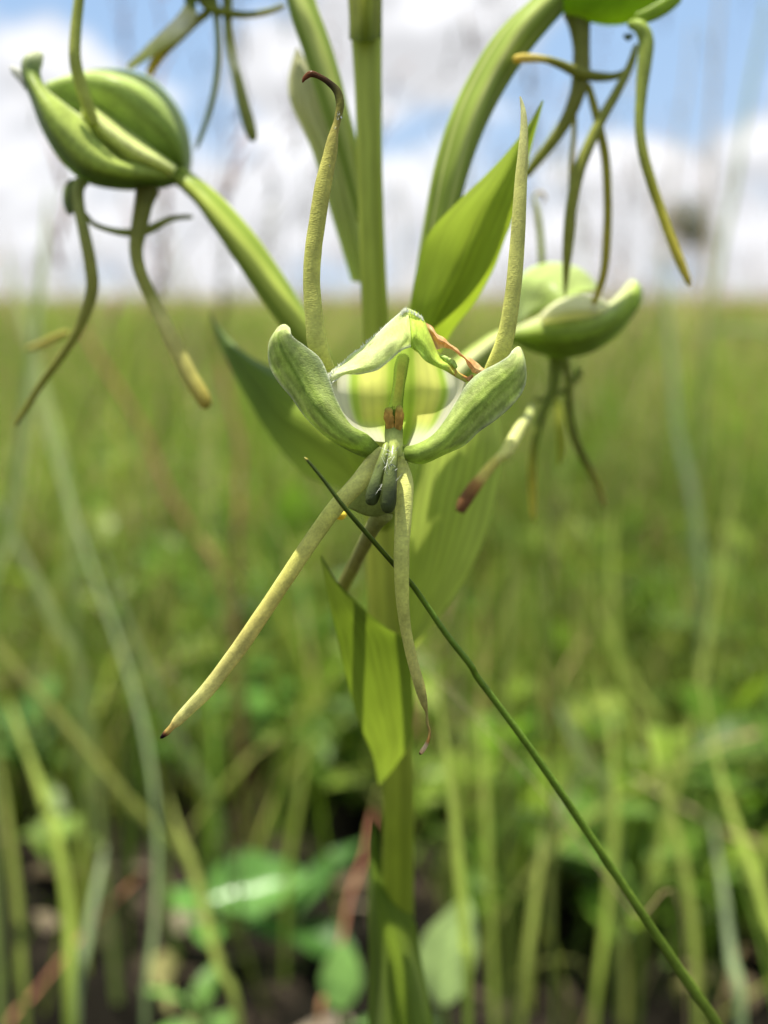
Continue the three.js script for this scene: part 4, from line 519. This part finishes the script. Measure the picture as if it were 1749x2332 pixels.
// ---- flower at the upper right, mostly above the frame
{
  const f = flower('upper flower on a long arching ribbed ovary with many hanging strands');
  f('ovary', tube([[900, 2140, 158, 100], [1010, 1880, 156, 140], [1080, 1600, 155, 180], [1130, 1350, 154, 195], [1190, 1080, 153, 210], [1280, 800, 153, 220], [1400, 540, 154, 225], [1560, 280, 155, 225], [1720, 100, 156, 200], [1850, -20, 158, 170]].map(C), { seg: 80, nr: 36, ribs: 3, ribDepth: 0.16, twist: 0.5, color: (t, a) => mul(mixc(mixc(col('#6a8434'), col('#9cb058'), Math.pow(0.5 + 0.5 * Math.cos(3 * (a + 0.5 * t)), 1.5)), col('#c6d088'), 0.8 * Math.pow(Math.abs(Math.cos(3 * (a + 0.5 * t))), 24)), 0.95 + 0.1 * noise(t * 10, a)) }), M.stem, 'long arching ribbed ovary');
  f('hood', tube([[380, 0, 158, 60], [500, -30, 158, 150], [680, -50, 158, 310], [850, -70, 158, 380], [1020, -100, 158, 320], [1160, -130, 158, 230], [1270, -180, 158, 90]].map(D), { seg: 50, nr: 30, flat: 0.9, color: (t, a) => mul(mixc(col('#5f8a16'), col('#9cbc34'), 0.5 + 0.5 * Math.sin(a * 2 + t * 3)), 0.85 + 0.3 * noise(a * 2, t * 6)) }), M.petal, 'green hood cut off by the frame');
  f('sepal', tube([[930, 110, 154, 60], [1020, 80, 154, 74], [1110, 30, 154, 80], [1190, -30, 154, 60]].map(D), { seg: 24, flat: 0.5, color: () => col('#7a9a2a') }), M.petal);
  f('lip', tube([[625, 40, 160, 170], [640, 140, 160, 118], [650, 260, 160, 92], [648, 380, 160, 96], [630, 500, 160, 86], [575, 640, 161, 74], [490, 770, 162, 66], [410, 870, 163, 58], [340, 960, 164, 44]].map(D), { seg: 70, color: mottled(grad([[0, '#66702c'], [0.4, '#7c7e3c'], [1, '#7d8436']]), 0.12) }), M.lobe, 'thick column ending in a strand bent to the left');
  f('lip_strand', tube([[280, 325, 150, 34], [330, 315, 150.5, 48], [450, 320, 152, 40], [540, 350, 155, 48], [640, 395, 158, 60], [740, 415, 160, 54], [830, 412, 160, 40], [890, 385, 159, 34], [930, 330, 158, 30]].map(D), { seg: 60, color: mottled(grad([[0, '#bda63a'], [0.2, '#bcae5c'], [0.3, '#7f7f2c'], [1, '#7d8838']]), 0.1) }), M.lobe, 'crosswise strand with yellow blunt tip');
  f('lip_strand', tube([[680, 440, 160, 36], [715, 560, 160, 44], [750, 700, 160, 46], [780, 850, 160, 48], [792, 1050, 160, 46], [790, 1250, 160, 46], [775, 1450, 160, 44], [740, 1580, 160, 38], [690, 1690, 160, 18]].map(D), { seg: 70, color: mottled(grad([[0, '#8a8a2c'], [1, '#9c8f22']]), 0.12) }), M.lobe, 'yellowish strand hanging before the lower flower');
  f('lip_strand', tube([[950, 230, 157, 30], [915, 350, 157, 44], [840, 500, 157, 52], [755, 650, 157, 58], [690, 790, 157, 62], [635, 930, 157, 66], [595, 1130, 157, 64], [578, 1320, 157, 60], [568, 1470, 157, 38], [562, 1610, 157, 12]].map(D), { seg: 70, color: mottled(grad([[0, '#8c9446'], [1, '#7c7d28']]), 0.12) }), M.lobe, 'strand crossing in front of the others');
  f('lip_strand', tube([[615, 560, 163, 22], [612, 700, 163, 28], [600, 850, 163, 28], [592, 1000, 163, 26], [585, 1160, 163, 20]].map(D), { seg: 40, color: mottled(grad([[0, '#7c7a2c'], [1, '#7d7c2c']]), 0.1) }), M.lobe, 'thin strand');
  f('lip_strand', tube([[900, 130, 154, 40], [965, 145, 153, 74], [1000, 220, 153, 82], [992, 340, 153, 78], [975, 500, 153, 62], [965, 680, 153, 54], [985, 830, 153, 56], [1030, 990, 153, 54], [1080, 1140, 153, 52], [1130, 1280, 153, 52], [1190, 1430, 153, 50], [1240, 1550, 153, 30]].map(D), { seg: 90, color: mottled(grad([[0, '#7f9a44'], [0.5, '#8a9440'], [0.66, '#8a8a26'], [0.75, '#b0aa38'], [1, '#b2a23a']]), 0.1) }), M.lobe, 'long strand with bright yellow lower half');
  f('anther', tube([[880, 185, 157, 24], [905, 205, 157, 30], [925, 180, 157, 26]].map(D), { seg: 14, color: () => col('#4a6420') }), M.lobe);
}
// ---- lower flower at the right
{
  const f = flower('lower flower with shining cup and strands hanging over the meadow');
  f('hood', sheet(rowsOf(D, [[[310, 1800, 178], [340, 1720, 173], [400, 1700, 172]], [[300, 1640, 179], [400, 1640, 172], [480, 1650, 169]], [[320, 1500, 179], [450, 1540, 171], [560, 1610, 168]], [[430, 1430, 180], [560, 1480, 173], [660, 1580, 170]], [[560, 1425, 181], [650, 1470, 176], [720, 1570, 173]], [[680, 1480, 182], [720, 1520, 179], [740, 1560, 177]]]), { nu: 20, nv: 36, thick: 0.0006, color: sk('#8fa85c', '#9cb068', 6, 31, 0.5) }), M.petal);
  f('sepal', sheet(rowsOf(D, [[[285, 1850, 172], [275, 1820, 169], [285, 1790, 169], [310, 1765, 172]], [[400, 1905, 171], [385, 1840, 164], [395, 1770, 164], [420, 1710, 170]], [[540, 1935, 170], [530, 1850, 162], [530, 1740, 162], [540, 1640, 169]], [[690, 1910, 170], [680, 1830, 162], [670, 1730, 162], [670, 1620, 169]], [[810, 1840, 170], [800, 1770, 163], [790, 1700, 163], [790, 1640, 169]], [[900, 1750, 171], [890, 1690, 165], [870, 1640, 165], [850, 1590, 169]], [[965, 1650, 171], [950, 1610, 167], [925, 1570, 167], [900, 1530, 170]], [[980, 1570, 171], [965, 1545, 169], [950, 1525, 169], [930, 1512, 170]]]), { nu: 24, nv: 50, thick: 0.0008, color: (u, v) => mixc(sk('#7c9c2a', '#8fb03a', 6, 32, 0.2)(u, v), col('#c9d69a'), step(0.45, 0.9, u) * 0.75) }), M.petal);
  f('petal', sheet(rowsOf(D, [[[440, 1690, 166], [430, 1720, 162], [440, 1760, 163]], [[520, 1625, 165], [520, 1680, 159], [540, 1740, 162]], [[640, 1590, 165], [640, 1650, 158], [660, 1720, 162]], [[740, 1610, 166], [740, 1660, 161], [750, 1710, 164]], [[800, 1640, 167], [800, 1665, 165], [800, 1690, 166]]]), { nu: 14, nv: 30, thick: 0.0006, color: () => col('#d4e0a4') }), M.tissue, 'shiny pale inner petal');
  f('ovary', tube([[330, 1800, 174, 90], [220, 1830, 172, 100], [120, 1900, 170, 110], [0, 2000, 168, 120], [-140, 2140, 166, 120], [-320, 2350, 164, 110]].map(D), { seg: 40, nr: 24, ribs: 3, ribDepth: 0.12, twist: 0.6, color: (t, a) => mixc(col('#9cb25a'), col('#c6d29a'), 0.5 + 0.5 * Math.cos(3 * a)) }), M.stem);
  f('petal', tube([[435, 1500, 182, 30], [436, 1420, 182, 36], [430, 1280, 182, 36], [418, 1180, 182, 34], [408, 1120, 182, 28], [395, 1085, 182, 20], [405, 1050, 182, 18], [435, 1040, 182, 18], [455, 1070, 182, 16], [440, 1095, 182, 10]].map(D), { seg: 60, color: mottled(grad([[0, '#8a9a40'], [0.6, '#94983e'], [0.7, '#a89c7c'], [1, '#b8a890']]), 0.15) }), M.lobe, 'thin upright petal with dried curled end');
  f('lip', tube([[600, 520, 176, 120], [590, 610, 176, 70], [578, 720, 176, 56], [530, 830, 176, 50], [490, 950, 176, 46], [470, 1100, 177, 44], [472, 1250, 178, 42], [476, 1390, 178, 24]].map(E), { seg: 60, color: mottled(grad([[0, '#66782c'], [0.6, '#6c7c2c'], [0.8, '#a8a236'], [1, '#b0a83a']]), 0.12) }), M.lobe);
  f('lip_strand', tube([[640, 560, 178, 40], [652, 700, 178, 44], [655, 830, 178, 44], [680, 960, 178, 44], [720, 1050, 179, 42], [775, 1150, 179, 38], [815, 1240, 180, 32], [838, 1320, 180, 16]].map(E), { seg: 60, color: mottled(grad([[0, '#75822e'], [0.6, '#5f6420'], [0.75, '#8e8c34'], [1, '#9a9042']]), 0.12) }), M.lobe, 'dark strand curving outward');
  f('lip_strand', tube([[470, 775, 180, 20], [540, 770, 180, 28], [610, 740, 180, 28], [665, 700, 180, 30], [700, 650, 180, 40], [705, 610, 180, 30]].map(E), { seg: 40, color: () => col('#6f8038') }), M.lobe);
  f('lip_strand', tube([[600, 760, 184, 30], [610, 900, 184, 46], [615, 1020, 185, 46], [605, 1110, 186, 20]].map(E), { seg: 30, color: () => col('#a0a83a') }), M.lobe);
  f('spur', tube([[470, 800, 172, 34], [450, 860, 162, 40], [408, 915, 151, 56], [372, 985, 148, 66], [335, 1045, 147.5, 62], [300, 1072, 147.5, 48], [255, 1120, 147, 56], [215, 1170, 147, 56], [170, 1225, 146.6, 66], [130, 1285, 146.4, 68], [108, 1335, 146.4, 50], [104, 1345, 146.4, 26]].map(E), { seg: 80, rough: 0.15, color: mottled(grad([[0, '#8ea04a'], [0.25, '#c2c87e'], [0.42, '#d0c878'], [0.5, '#b8b054'], [0.62, '#c4b860'], [0.7, '#96703a'], [0.8, '#7a5434'], [1, '#66462e']]), 0.3) }), M.lobe, 'withered strand with rusty orange end before the pale leaf');
}

renderer.render(scene, camera);
